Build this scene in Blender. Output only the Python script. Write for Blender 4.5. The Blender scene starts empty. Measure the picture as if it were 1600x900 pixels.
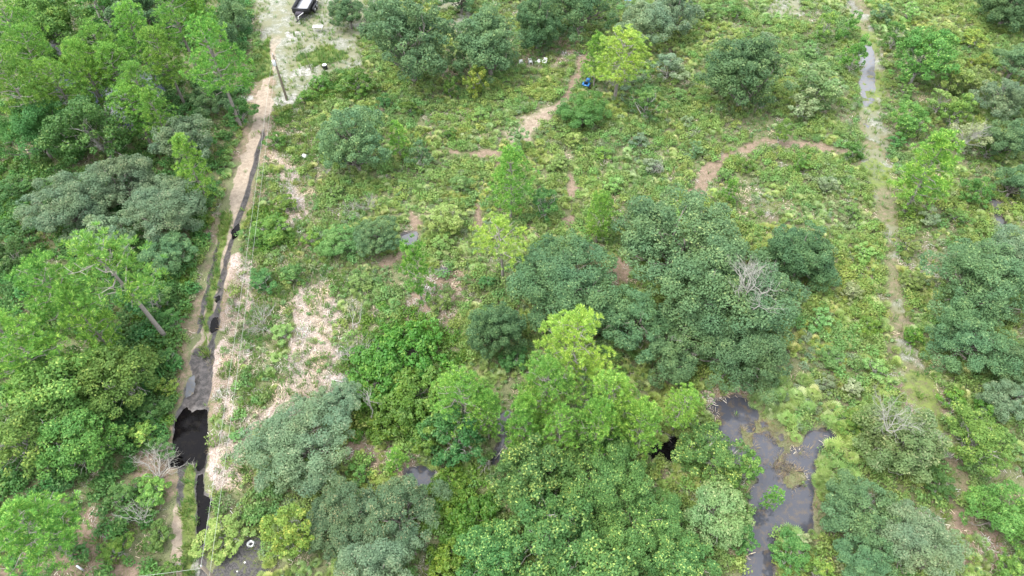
import bpy, math
import numpy as np
from math import radians, sin, cos, pi

# ------------------------------------------------------------------ camera, sky, sun, exposure
S = bpy.context.scene
COL = S.collection
CAM_H = 52.0
PITCH = 50.0
cam = bpy.data.cameras.new('camera'); cam.lens = 24; cam.sensor_width = 36
cam.clip_start = 0.5; cam.clip_end = 9000
camo = bpy.data.objects.new('camera', cam); COL.objects.link(camo)
camo.location = (0, 0, CAM_H); camo.rotation_euler = (radians(90 - PITCH), 0, 0)
S.camera = camo

SUN_EL, SUN_AZ = 62.0, -110.0         # high soft sun behind thin cloud, from the left
w = bpy.data.worlds.new('World'); S.world = w; w.use_nodes = True
nt = w.node_tree; nt.nodes.clear()
out = nt.nodes.new('ShaderNodeOutputWorld'); bg = nt.nodes.new('ShaderNodeBackground')
sky = nt.nodes.new('ShaderNodeTexSky'); sky.sky_type = 'NISHITA'; sky.sun_disc = False
sky.sun_elevation = radians(SUN_EL); sky.sun_rotation = radians(SUN_AZ)
sky.air_density = 1.0; sky.dust_density = 4.0; sky.ozone_density = 1.0
mx = nt.nodes.new('ShaderNodeMixRGB'); mx.inputs[0].default_value = 0.72      # thin even overcast
mx.inputs[2].default_value = (7.95, 8.1, 8.4, 1)
nt.links.new(sky.outputs[0], mx.inputs[1]); nt.links.new(mx.outputs[0], bg.inputs[0])
bg.inputs[1].default_value = 0.145
nt.links.new(bg.outputs[0], out.inputs[0])
sl = bpy.data.lights.new('sun', 'SUN'); sl.energy = 1.4; sl.angle = radians(24); sl.color = (1, .96, .9)
slo = bpy.data.objects.new('sun', sl); COL.objects.link(slo)
slo.rotation_euler = (radians(90 - SUN_EL), 0, radians(180 - SUN_AZ))
slo.location = (0, 0, 80)
S.view_settings.view_transform = 'Standard'; S.view_settings.look = 'None'
S.view_settings.exposure = 1.6; S.view_settings.gamma = 1
S.view_settings.use_curve_mapping = False

rng = np.random.default_rng(7)
FOC = 1600 * 24 / 36
CP, SP = cos(radians(PITCH)), sin(radians(PITCH))

def at(px, py, z=0.0):
    """the point of height z seen at photograph pixel (px, py) and the metres one pixel covers there"""
    u = px - 800.0; v = 450.0 - py
    dy = FOC * CP + v * SP; dz = -FOC * SP + v * CP
    t = (z - CAM_H) / dz
    return u * t, dy * t, t

def W2(pts): return np.array([at(a, b)[:2] for a, b in pts])

# ------------------------------------------------------------------ noise
def vnoise(x, y, seed=0):
    xi = np.floor(x).astype(np.int64); yi = np.floor(y).astype(np.int64)
    fx = x - xi; fy = y - yi
    fx = fx * fx * (3 - 2 * fx); fy = fy * fy * (3 - 2 * fy)
    def h(a, b):
        n = (a * 374761393 + b * 668265263 + seed * 974711) & 0xffffffff
        n = ((n ^ (n >> 13)) * 1274126177) & 0xffffffff
        n = n ^ (n >> 16)
        return (n & 0xffff) / 65535.0
    a = h(xi, yi); b = h(xi + 1, yi); c = h(xi, yi + 1); d = h(xi + 1, yi + 1)
    return (a + (b - a) * fx) * (1 - fy) + (c + (d - c) * fx) * fy

def fbm(x, y, s, seed=0, oct=4):
    r = 0; a = .5; tot = 0
    for k in range(oct):
        r = r + a * vnoise(x / s, y / s, seed + k * 17); tot += a; a *= .5; s *= .5
    return r / tot

def sstep(a, b, x):
    t = np.clip((x - a) / (b - a), 0, 1); return t * t * (3 - 2 * t)

def dline(X, Y, P):
    """distance to a polyline (world)"""
    d = np.full(X.shape, 1e9)
    for i in range(len(P) - 1):
        ax, ay = P[i]; bx, by = P[i + 1]
        vx, vy = bx - ax, by - ay
        t = np.clip(((X - ax) * vx + (Y - ay) * vy) / (vx * vx + vy * vy + 1e-9), 0, 1)
        d = np.minimum(d, np.hypot(X - ax - t * vx, Y - ay - t * vy))
    return d

def dpoly(X, Y, P):
    """signed distance to a polygon, negative inside"""
    d = dline(X, Y, np.vstack([P, P[:1]]))
    ins = np.zeros(X.shape, bool); n = len(P)
    for i in range(n):
        x1, y1 = P[i]; x2, y2 = P[(i + 1) % n]
        c = ((y1 > Y) != (y2 > Y)) & (X < (x2 - x1) * (Y - y1) / (y2 - y1 + 1e-12) + x1)
        ins ^= c
    return np.where(ins, -d, d)

# ------------------------------------------------------------------ where things lie on the ground (outlines read off the photograph)
ROAD = W2([(452, -40), (437, 30), (424, 90), (413, 150), (403, 205), (385, 270), (368, 325), (352, 380), (336, 450), (322, 520), (311, 580), (303, 650), (298, 720), (297, 800), (298, 870), (302, 960), (304, 1100)])
RUT_L = W2([(415, 90), (404, 150), (392, 205), (376, 262), (356, 320), (343, 375), (326, 450), (316, 490), (306, 560), (295, 615), (288, 680), (284, 740), (281, 800), (279, 850), (277, 960)])
RUT_R = W2([(430, 130), (418, 190), (407, 225), (396, 270), (383, 315), (368, 360), (357, 395), (347, 440), (340, 490), (333, 530), (327, 575), (321, 640), (317, 700), (313, 760), (313, 830), (318, 890), (320, 960)])
TRACK = W2([(1325, -60), (1338, 0), (1350, 40), (1363, 100), (1361, 150), (1362, 200), (1372, 260), (1385, 320), (1390, 370), (1393, 430), (1402, 500), (1416, 560), (1434, 610), (1452, 660), (1475, 720), (1500, 760)])
TRAILS = [(W2([(665, 238), (720, 241), (785, 240), (812, 215), (838, 190), (880, 162), (900, 120), (915, 90)]), 1.1),
          (W2([(790, 238), (775, 262), (752, 305), (745, 350)]), .9),
          (W2([(888, 245), (893, 300), (892, 360)]), .8),
          (W2([(1085, 300), (1105, 275), (1135, 242), (1190, 222), (1250, 228), (1325, 236)]), .95),
          (W2([(640, 330), (655, 350), (643, 390), (600, 415), (660, 425)]), .7),
          (W2([(930, 385), (962, 395), (972, 425), (955, 440)]), 1.1),
          (W2([(1452, 660), (1495, 700), (1490, 770), (1500, 820)]), 1.0)]
# (polygon px, softness m)
SANDY = [W2(p) for p in (
    [(385, -60), (600, -60), (600, 20), (560, 60), (572, 105), (520, 112), (470, 165), (432, 175), (418, 150), (418, 90), (395, 40)],
    [(820, 105), (880, 92), (880, 110), (815, 118)],
    [(780, 200), (850, 165), (885, 160), (860, 190), (830, 215), (790, 235)],
    [(370, 148), (400, 150), (398, 160), (372, 158)])]
GREYSAND = [W2(p) for p in (
    [(430, 40), (545, 60), (568, 100), (520, 110), (505, 70), (455, 75), (425, 60)],
    [(400, 5), (470, -5), (450, 50), (400, 40)],
    [(668, -30), (730, -30), (728, 12), (690, 20)], [(700, 15), (735, 18), (735, 70), (705, 60)],
    [(1200, 0), (1250, 0), (1245, 30), (1210, 35)])]
WHITES = [W2(p) for p in ([(436, 155), (462, 148), (462, 164), (434, 168)], [(447, 52), (475, 48), (478, 60), (450, 64)],
    [(470, 108), (488, 102), (486, 120), (452, 122), (455, 112)], [(301, 885), (305, 872), (316, 874), (320, 925), (296, 925)], [(372, 150), (396, 151), (396, 157), (374, 157)])]
STRAW = [W2(p) for p in (
    [(440, 470), (500, 445), (530, 480), (520, 560), (500, 640), (440, 665), (400, 660), (435, 590), (460, 520)],
    [(335, 560), (365, 585), (380, 640), (372, 700), (362, 790), (330, 770), (330, 690), (332, 620)],
    [(366, 395), (402, 405), (398, 480), (375, 570), (340, 560), (350, 470)],
    [(385, 640), (440, 640), (420, 670), (378, 690)],
    [(425, 240), (455, 250), (470, 300), (490, 340), (455, 350), (440, 300)],
    [(425, 190), (450, 200), (440, 225), (415, 215)],
    [(495, 590), (540, 580), (580, 600), (575, 660), (545, 670)],
    [(540, 500), (570, 490), (572, 560), (540, 560)])]
REDDIRT = [W2(p) for p in (
    [(820, 95), (870, 55), (905, 60), (920, 85), (905, 105), (850, 100)],
    [(690, 100), (735, 75), (745, 130), (705, 135)],
    [(670, 430), (720, 415), (735, 450), (700, 500), (640, 530), (620, 480)],
    [(105, 790), (165, 785), (165, 850), (110, 865), (95, 840)],
    [(0, 870), (110, 860), (230, 870), (230, 960), (0, 960)],
    [(225, 690), (262, 690), (255, 760), (225, 770)],
    [(1385, 600), (1440, 600), (1490, 650), (1420, 650)],
    [(1100, 620), (1180, 610), (1180, 640), (1110, 650)],
    [(1490, 830), (1560, 830), (1560, 900), (1500, 900)],
    [(860, 630), (905, 650), (900, 690), (860, 690)], [(550, 700), (650, 715), (640, 740), (560, 735)])]
BLACKDIRT = [W2(p) for p in ([(340, 872), (385, 845), (410, 830), (418, 870), (405, 960), (328, 960)], [(355, 622), (370, 625), (372, 640), (358, 640)])]
LITTER = [W2(p) for p in ([(1110, 650), (1180, 655), (1250, 690), (1262, 720), (1245, 770), (1215, 760), (1185, 720), (1140, 690)],)]
GRASSY = [W2(p) for p in ([(292, 728), (304, 728), (308, 800), (303, 900), (301, 960), (287, 960), (289, 800)],
    [(350, 330), (362, 335), (335, 470), (322, 560), (314, 555), (325, 470)],
    [(460, 90), (520, 72), (545, 92), (480, 108)], [(420, 60), (425, 120), (400, 130), (395, 90)])]
# open water: (polygon, kind)
WATERS = [
    (W2([(286, 636), (300, 646), (308, 640), (320, 644), (324, 690), (320, 722), (315, 735), (309, 735), (303, 718), (292, 728), (266, 728), (272, 690), (278, 655)]), 'tannin', 'road_pool'),
    (W2([(294, 596), (301, 586), (304, 600), (302, 616), (290, 620)]), 'film', 'road_puddle'),
    (W2([(310, 745), (315, 742), (317, 775), (328, 778), (332, 792), (324, 806), (316, 850), (310, 845)]), 'tannin', 'road_puddle'),
    (W2([(1108, 655), (1125, 635), (1150, 612), (1165, 622), (1182, 650), (1205, 678), (1235, 690), (1262, 660), (1295, 675), (1298, 692), (1280, 712), (1268, 740), (1276, 770), (1262, 790), (1262, 825), (1225, 832), (1200, 850), (1200, 890), (1190, 960), (1168, 960), (1170, 850), (1165, 790), (1185, 750), (1150, 720), (1105, 690)]), 'pond', 'pond_water'),
    (W2([(1000, 697), (1055, 692), (1062, 712), (1040, 718), (1005, 712)]), 'tannin', 'pool_water'),
    (W2([(770, 650), (800, 640), (800, 730), (765, 725)]), 'pond', 'pool_water'),
    (W2([(652, 740), (676, 735), (674, 750), (655, 752)]), 'pond', 'pool_water'),
    (W2([(632, 368), (646, 368), (648, 383), (634, 384)]), 'film', 'puddle'),
    (W2([(682, 424), (698, 422), (702, 432), (686, 437)]), 'film', 'puddle'),
    (W2([(1335, 80), (1390, 80), (1378, 130), (1392, 220), (1402, 340), (1412, 450), (1385, 450), (1362, 340), (1338, 220), (1335, 130)]), 'film', 'track_puddle'),
    (W2([(95, 100), (150, 100), (190, 115), (245, 110), (262, 150), (215, 170), (215, 205), (175, 205), (150, 170), (100, 165), (80, 130)]), 'sky', 'swamp_water'),
    (W2([(1548, 310), (1568, 318), (1566, 360), (1550, 350)]), 'film', 'pool_water'),
    (W2([(70, 55), (120, 60), (115, 85), (70, 80)]), 'tannin', 'pool_water'),
    (W2([(362, 362), (372, 350), (376, 362), (366, 375)]), 'tannin', 'road_puddle'),
    (W2([(336, 463), (343, 462), (343, 472), (337, 473)]), 'tannin', 'road_puddle'),
    (W2([(331, 497), (340, 496), (338, 515), (330, 519)]), 'tannin', 'road_puddle'),
]
XF = dict(
    road=lambda X, Y: dline(X, Y, ROAD) - 1.75,
    track=lambda X, Y: dline(X, Y, TRACK) - 1.15,
)
def any_poly(X, Y, L):
    d = np.full(X.shape, 1e9)
    for P in L: d = np.minimum(d, dpoly(X, Y, P))
    return d
def water_d(X, Y):
    wob = (fbm(X, Y, 1.5, 5, 3) - .5) * 1.1 + (fbm(X, Y, 4.0, 6, 2) - .5) * .9
    big = dpoly(X, Y, WATERS[3][0])
    d = np.full(X.shape, 1e9)
    for i, (P, k, n) in enumerate(WATERS):
        if n == 'track_puddle':
            f = .6 * fbm(X, Y, 4.2, 57, 3) + .4 * fbm(X, Y, 1.3, 55, 3) + .05 * sstep(60, 72, Y) - .05 * sstep(60, 50, Y)
            d = np.minimum(d, np.maximum(dline(X + .6, Y, TRACK) - .95 + wob * .5, (.585 - f) * 5)); continue
        amp = 1.3 if k in ('pond', 'sky') else (.16 if n.startswith('road') else 1.2)
        d = np.minimum(d, dpoly(X, Y, P) + wob * amp)
    isl = any_poly(X, Y, LITTER)
    n = fbm(X, Y, 1.3, 44, 3)
    d = np.where((isl < .3) & (n > .50), np.maximum(d, (n - .50) * 2), d)
    return d

def height(X, Y, wd=None):
    X = np.asarray(X, float); Y = np.asarray(Y, float)
    if wd is None: wd = water_d(X, Y)
    h = .13 + (fbm(X, Y, 9, 3) - .5) * .18 + (fbm(X, Y, 1.1, 9, 3) - .5) * .14
    rl = dline(X, Y, RUT_L); rr = dline(X, Y, RUT_R)
    h = h - .07 * np.exp(-(rl / .35) ** 2) - .07 * np.exp(-(rr / .35) ** 2)
    k = sstep(-.35, .35, wd)
    return h * k + (-.28) * (1 - k) * sstep(.8, -.6, wd) * 1.0 - .0

# ------------------------------------------------------------------ mesh helpers
def link(o, parent=None):
    COL.objects.link(o)
    if parent is not None: o.parent = parent
    return o

def mesh_np(name, V, F, mats=(), attrs=None, smooth=False, mat_idx=None):
    """V (n,3); F list of arrays (m,k) with the same k inside each"""
    V = np.asarray(V, np.float32); Fs = [np.asarray(f, np.int32) for f in (F if isinstance(F, list) else [F]) if len(f)]
    me = bpy.data.meshes.new(name)
    me.vertices.add(len(V)); me.vertices.foreach_set('co', V.ravel())
    loops = np.concatenate([f.ravel() for f in Fs]); tot = np.concatenate([np.full(len(f), f.shape[1], np.int32) for f in Fs])
    st = np.concatenate([[0], np.cumsum(tot)[:-1]]).astype(np.int32)
    me.loops.add(len(loops)); me.loops.foreach_set('vertex_index', loops)
    me.polygons.add(len(tot)); me.polygons.foreach_set('loop_start', st)
    try: me.polygons.foreach_set('loop_total', tot)
    except Exception: pass
    if smooth: me.polygons.foreach_set('use_smooth', np.ones(len(tot), bool))
    if mat_idx is not None: me.polygons.foreach_set('material_index', np.asarray(mat_idx, np.int32))
    for m in mats: me.materials.append(m)
    for k, (dom, a) in (attrs or {}).items():
        a = np.asarray(a, np.float32)
        if a.ndim == 1:
            at_ = me.attributes.new(k, 'FLOAT', dom); at_.data.foreach_set('value', a)
        else:
            at_ = me.attributes.new(k, 'FLOAT_COLOR', dom); at_.data.foreach_set('color', a.ravel())
    me.update(calc_edges=True); me.validate()
    return me

class MB:
    """collects vertices and faces of one part"""
    def __init__(s): s.v = []; s.q = []; s.t = []; s.n = 0; s.tq = []
    def add(s, V, Q=None, T=None):
        V = np.asarray(V, float)
        if Q is not None and len(Q): s.q.append(np.asarray(Q) + s.n)
        if T is not None and len(T): s.t.append(np.asarray(T) + s.n)
        s.v.append(V); s.n += len(V)
    def box(s, c, d, rz=0, rx=0, ry=0, taper=1.0):
        cx, cy, cz = c; a, b, h = d[0] / 2, d[1] / 2, d[2] / 2
        V = np.array([[-a, -b, -h], [a, -b, -h], [a, b, -h], [-a, b, -h], [-a * taper, -b * taper, h], [a * taper, -b * taper, h], [a * taper, b * taper, h], [-a * taper, b * taper, h]])
        V = rotm(rx, ry, rz) @ V.T; V = V.T + np.array(c)
        s.add(V, [[0, 3, 2, 1], [4, 5, 6, 7], [0, 1, 5, 4], [1, 2, 6, 5], [2, 3, 7, 6], [3, 0, 4, 7]])
    def tube(s, P, R, sides=6, cap=True):
        P = np.asarray(P, float); R = np.broadcast_to(np.asarray(R, float), (len(P),))
        n = len(P); T = np.gradient(P, axis=0) if n > 2 else np.repeat((P[1:] - P[:1]), 2, 0)
        T /= np.linalg.norm(T, axis=1)[:, None] + 1e-9
        ref = np.array([0, 0, 1.]) if abs(T[0, 2]) < .9 else np.array([1., 0, 0])
        a = np.cross(T, ref); a /= np.linalg.norm(a, axis=1)[:, None] + 1e-9; b = np.cross(T, a)
        an = np.linspace(0, 2 * pi, sides, endpoint=False)
        V = (P[:, None] + R[:, None, None] * (np.cos(an)[None, :, None] * a[:, None] + np.sin(an)[None, :, None] * b[:, None])).reshape(-1, 3)
        i = np.arange(n - 1)[:, None] * sides; j = np.arange(sides)[None]; j2 = (j + 1) % sides
        Q = np.stack([i + j, i + j2, i + sides + j2, i + sides + j], -1).reshape(-1, 4)
        Tr = []
        if cap:
            V = np.vstack([V, P[:1], P[-1:]]); m = n * sides
            for k in range(sides):
                Tr.append([m, (k + 1) % sides, k]); Tr.append([m + 1, (n - 1) * sides + k, (n - 1) * sides + (k + 1) % sides])
        s.add(V, Q, Tr)
    def build(s, name, mat, parent=None, smooth=False):
        F = []
        if s.q: F.append(np.concatenate(s.q))
        if s.t: F.append(np.concatenate(s.t))
        me = mesh_np(name, np.concatenate(s.v), F, [mat], smooth=smooth)
        return link(bpy.data.objects.new(name, me), parent)

def rotm(rx, ry, rz):
    cx, sx, cy, sy, cz, sz = cos(rx), sin(rx), cos(ry), sin(ry), cos(rz), sin(rz)
    return np.array([[cz, -sz, 0], [sz, cz, 0], [0, 0, 1]]) @ np.array([[cy, 0, sy], [0, 1, 0], [-sy, 0, cy]]) @ np.array([[1, 0, 0], [0, cx, -sx], [0, sx, cx]])

def tag(o, label=None, cat=None, group=None, kind=None):
    if label: o['label'] = label
    if cat: o['category'] = cat
    if group: o['group'] = group
    if kind: o['kind'] = kind
    return o

def thing(name, label, cat, loc, rz=0, group=None, scale=1.0):
    o = bpy.data.objects.new(name, None); COL.objects.link(o); o.empty_display_size = .3
    o.location = loc; o.rotation_euler = (0, 0, rz); o.scale = (scale,) * 3 if np.isscalar(scale) else scale
    return tag(o, label, cat, group)

# ------------------------------------------------------------------ materials
def mat_plain(name, col, rough=.6, metal=0, noise=.15, scale=3, spec=.5):
    m = bpy.data.materials.new(name); m.use_nodes = True; n = m.node_tree.nodes; L = m.node_tree.links
    b = n['Principled BSDF']; b.inputs['Roughness'].default_value = rough; b.inputs['Metallic'].default_value = metal
    b.inputs['Specular IOR Level'].default_value = spec
    tc = n.new('ShaderNodeTexCoord'); no = n.new('ShaderNodeTexNoise'); no.inputs['Scale'].default_value = scale; no.inputs['Detail'].default_value = 5
    L.new(tc.outputs['Object'], no.inputs['Vector'])
    mx = n.new('ShaderNodeMixRGB'); L.new(no.outputs['Fac'], mx.inputs[0])
    mx.inputs[1].default_value = (*[c * (1 - noise) for c in col], 1); mx.inputs[2].default_value = (*[min(1, c * (1 + noise)) for c in col], 1)
    L.new(mx.outputs[0], b.inputs['Base Color'])
    return m

def mat_leaf(name, ca, cb, cc=None, rough=.55, trans=.28, spec=.3, objvar=.22, wscale=None, hue=.02, ws=1.0):
    """leaf colour runs from ca to cb with the face attribute 'tint'; 'tip' faces carry new growth cc"""
    m = bpy.data.materials.new(name); m.use_nodes = True; n = m.node_tree.nodes; L = m.node_tree.links
    b = n['Principled BSDF']; o = n['Material Output']
    b.inputs['Roughness'].default_value = rough; b.inputs['Specular IOR Level'].default_value = spec
    a = n.new('ShaderNodeAttribute'); a.attribute_name = 'tint'
    mx = n.new('ShaderNodeMixRGB'); L.new(a.outputs['Fac'], mx.inputs[0])
    mx.inputs[1].default_value = (*ca, 1); mx.inputs[2].default_value = (*cb, 1)
    last = mx.outputs[0]
    if cc is not None:
        a2 = n.new('ShaderNodeAttribute'); a2.attribute_name = 'tip'
        m2 = n.new('ShaderNodeMixRGB'); L.new(a2.outputs['Fac'], m2.inputs[0]); L.new(last, m2.inputs[1]); m2.inputs[2].default_value = (*cc, 1)
        last = m2.outputs[0]
    oi = n.new('ShaderNodeObjectInfo'); hs = n.new('ShaderNodeHueSaturation')
    r1 = n.new('ShaderNodeMapRange'); r1.inputs['To Min'].default_value = 1 - objvar; r1.inputs['To Max'].default_value = 1 + objvar
    L.new(oi.outputs['Random'], r1.inputs['Value']); L.new(r1.outputs[0], hs.inputs['Value'])
    ml = n.new('ShaderNodeMath'); ml.operation = 'MULTIPLY'; ml.inputs[1].default_value = 7.31; L.new(oi.outputs['Random'], ml.inputs[0])
    fr = n.new('ShaderNodeMath'); fr.operation = 'FRACT'; L.new(ml.outputs[0], fr.inputs[0])
    r2 = n.new('ShaderNodeMapRange'); r2.inputs['To Min'].default_value = .5 - hue; r2.inputs['To Max'].default_value = .5 + hue
    L.new(fr.outputs[0], r2.inputs['Value']); L.new(r2.outputs[0], hs.inputs['Hue'])
    L.new(last, hs.inputs['Color'])
    last = hs.outputs[0]
    if wscale:      # patches of paler or yellower plants across the ground
        g = n.new('ShaderNodeNewGeometry'); no = n.new('ShaderNodeTexNoise'); no.inputs['Scale'].default_value = wscale; no.inputs['Detail'].default_value = 3
        L.new(g.outputs['Position'], no.inputs['Vector'])
        cr = n.new('ShaderNodeMapRange'); cr.inputs['From Min'].default_value = .35; cr.inputs['From Max'].default_value = .65
        L.new(no.outputs['Fac'], cr.inputs['Value'])
        m3 = n.new('ShaderNodeMixRGB'); m3.blend_type = 'MULTIPLY'; m3.inputs[0].default_value = ws
        m4 = n.new('ShaderNodeMixRGB'); m4.inputs[1].default_value = (.84, .94, 1.0, 1); m4.inputs[2].default_value = (1.24, 1.10, .84, 1)
        L.new(cr.outputs[0], m4.inputs[0]); L.new(last, m3.inputs[1]); L.new(m4.outputs[0], m3.inputs[2]); last = m3.outputs[0]
    L.new(last, b.inputs['Base Color'])
    if trans > 0:
        tr = n.new('ShaderNodeBsdfTranslucent'); ms = n.new('ShaderNodeMixShader'); ms.inputs[0].default_value = trans
        L.new(last, tr.inputs[0]); L.new(b.outputs[0], ms.inputs[1]); L.new(tr.outputs[0], ms.inputs[2]); L.new(ms.outputs[0], o.inputs['Surface'])
    return m

M = {}
M['oak'] = mat_leaf('oak_leaf', (.066, .142, .066), (.132, .236, .106), (.23, .33, .14), objvar=.13, hue=.012, spec=.2, wscale=.33, ws=.55)
M['oak_grey'] = mat_leaf('grey_oak_leaf', (.100, .168, .095), (.180, .260, .148), (.29, .32, .20), objvar=.13, hue=.01, spec=.2, wscale=.33, ws=.55)
M['oak_dark'] = mat_leaf('dark_oak_leaf', (.052, .114, .052), (.112, .205, .086), (.19, .28, .12), spec=.2, objvar=.1, hue=.01, wscale=.33, ws=.55)
M['oak_tan'] = mat_leaf('tan_tipped_leaf', (.075, .145, .075), (.140, .220, .115), (.34, .32, .17), spec=.2, wscale=.33, ws=.55)
M['maple'] = mat_leaf('broad_leaf', (.068, .165, .034), (.140, .280, .066), (.27, .40, .10), spec=.2, wscale=.33, ws=.55)
M['bay'] = mat_leaf('bay_leaf', (.052, .135, .036), (.108, .225, .066), (.36, .48, .13), objvar=.13, hue=.012, spec=.2, wscale=.33, ws=.55)
M['yellowleaf'] = mat_leaf('yellow_green_leaf', (.10, .19, .035), (.19, .29, .06), (.36, .39, .09), spec=.2, wscale=.33, ws=.55)
M['pale'] = mat_leaf('pale_leaf', (.105, .20, .072), (.185, .29, .12), (.30, .36, .18), spec=.2, wscale=.33, ws=.55)
M['pine'] = mat_leaf('pine_needle', (.072, .200, .032), (.180, .370, .070), (.34, .52, .11), objvar=.13, hue=.012, rough=.5, trans=.2, spec=.2, wscale=.33, ws=.55)
M['pine_yellow'] = mat_leaf('young_pine_needle', (.15, .28, .040), (.30, .44, .075), (.44, .54, .12), objvar=.12, hue=.008, rough=.5, trans=.2, spec=.2, wscale=.33, ws=.55)
M['palm'] = mat_leaf('palmetto_leaf', (.140, .232, .060), (.245, .345, .105), (.34, .38, .17), rough=.42, trans=.1, wscale=.12, hue=.014, spec=.35)
M['shrub'] = mat_leaf('shrub_leaf', (.108, .205, .052), (.198, .305, .095), (.29, .36, .15), wscale=.1, hue=.03)
M['greyshrub'] = mat_leaf('grey_shrub_leaf', (.150, .212, .105), (.225, .285, .160), (.32, .36, .25), wscale=.1, hue=.03)
M['vine'] = mat_leaf('vine_leaf', (.046, .128, .014), (.098, .208, .026), (.19, .28, .05), wscale=.15, spec=.45)
M['under'] = mat_leaf('understorey_leaf', (.044, .130, .032), (.090, .210, .058), (.16, .27, .08), wscale=.1)
M['grass'] = mat_leaf('grass_blade', (.095, .195, .044), (.180, .295, .080), (.36, .35, .20), wscale=.22, hue=.03)
M['straw'] = mat_leaf('dead_blade', (.22, .185, .16), (.42, .365, .325), (.48, .44, .40), wscale=.3, hue=.015, trans=.05)
M['deadgrass'] = mat_leaf('dead_grass', (.16, .125, .080), (.30, .25, .165), (.17, .21, .08), wscale=.4, hue=.015, trans=.05)
M['twig'] = mat_plain('grey_twig', (.27, .25, .22), .85, noise=.25, scale=4)
M['bark'] = mat_plain('bark', (.16, .145, .125), .9, noise=.45, scale=5)
M['pinebark'] = mat_plain('pine_bark', (.20, .18, .16), .9, noise=.4, scale=6)
M['bleached'] = mat_plain('bleached_wood', (.27, .265, .235), .9, noise=.3, scale=4)
M['palebark'] = mat_plain('lichen_bark', (.30, .29, .26), .9, noise=.35, scale=4)

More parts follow.
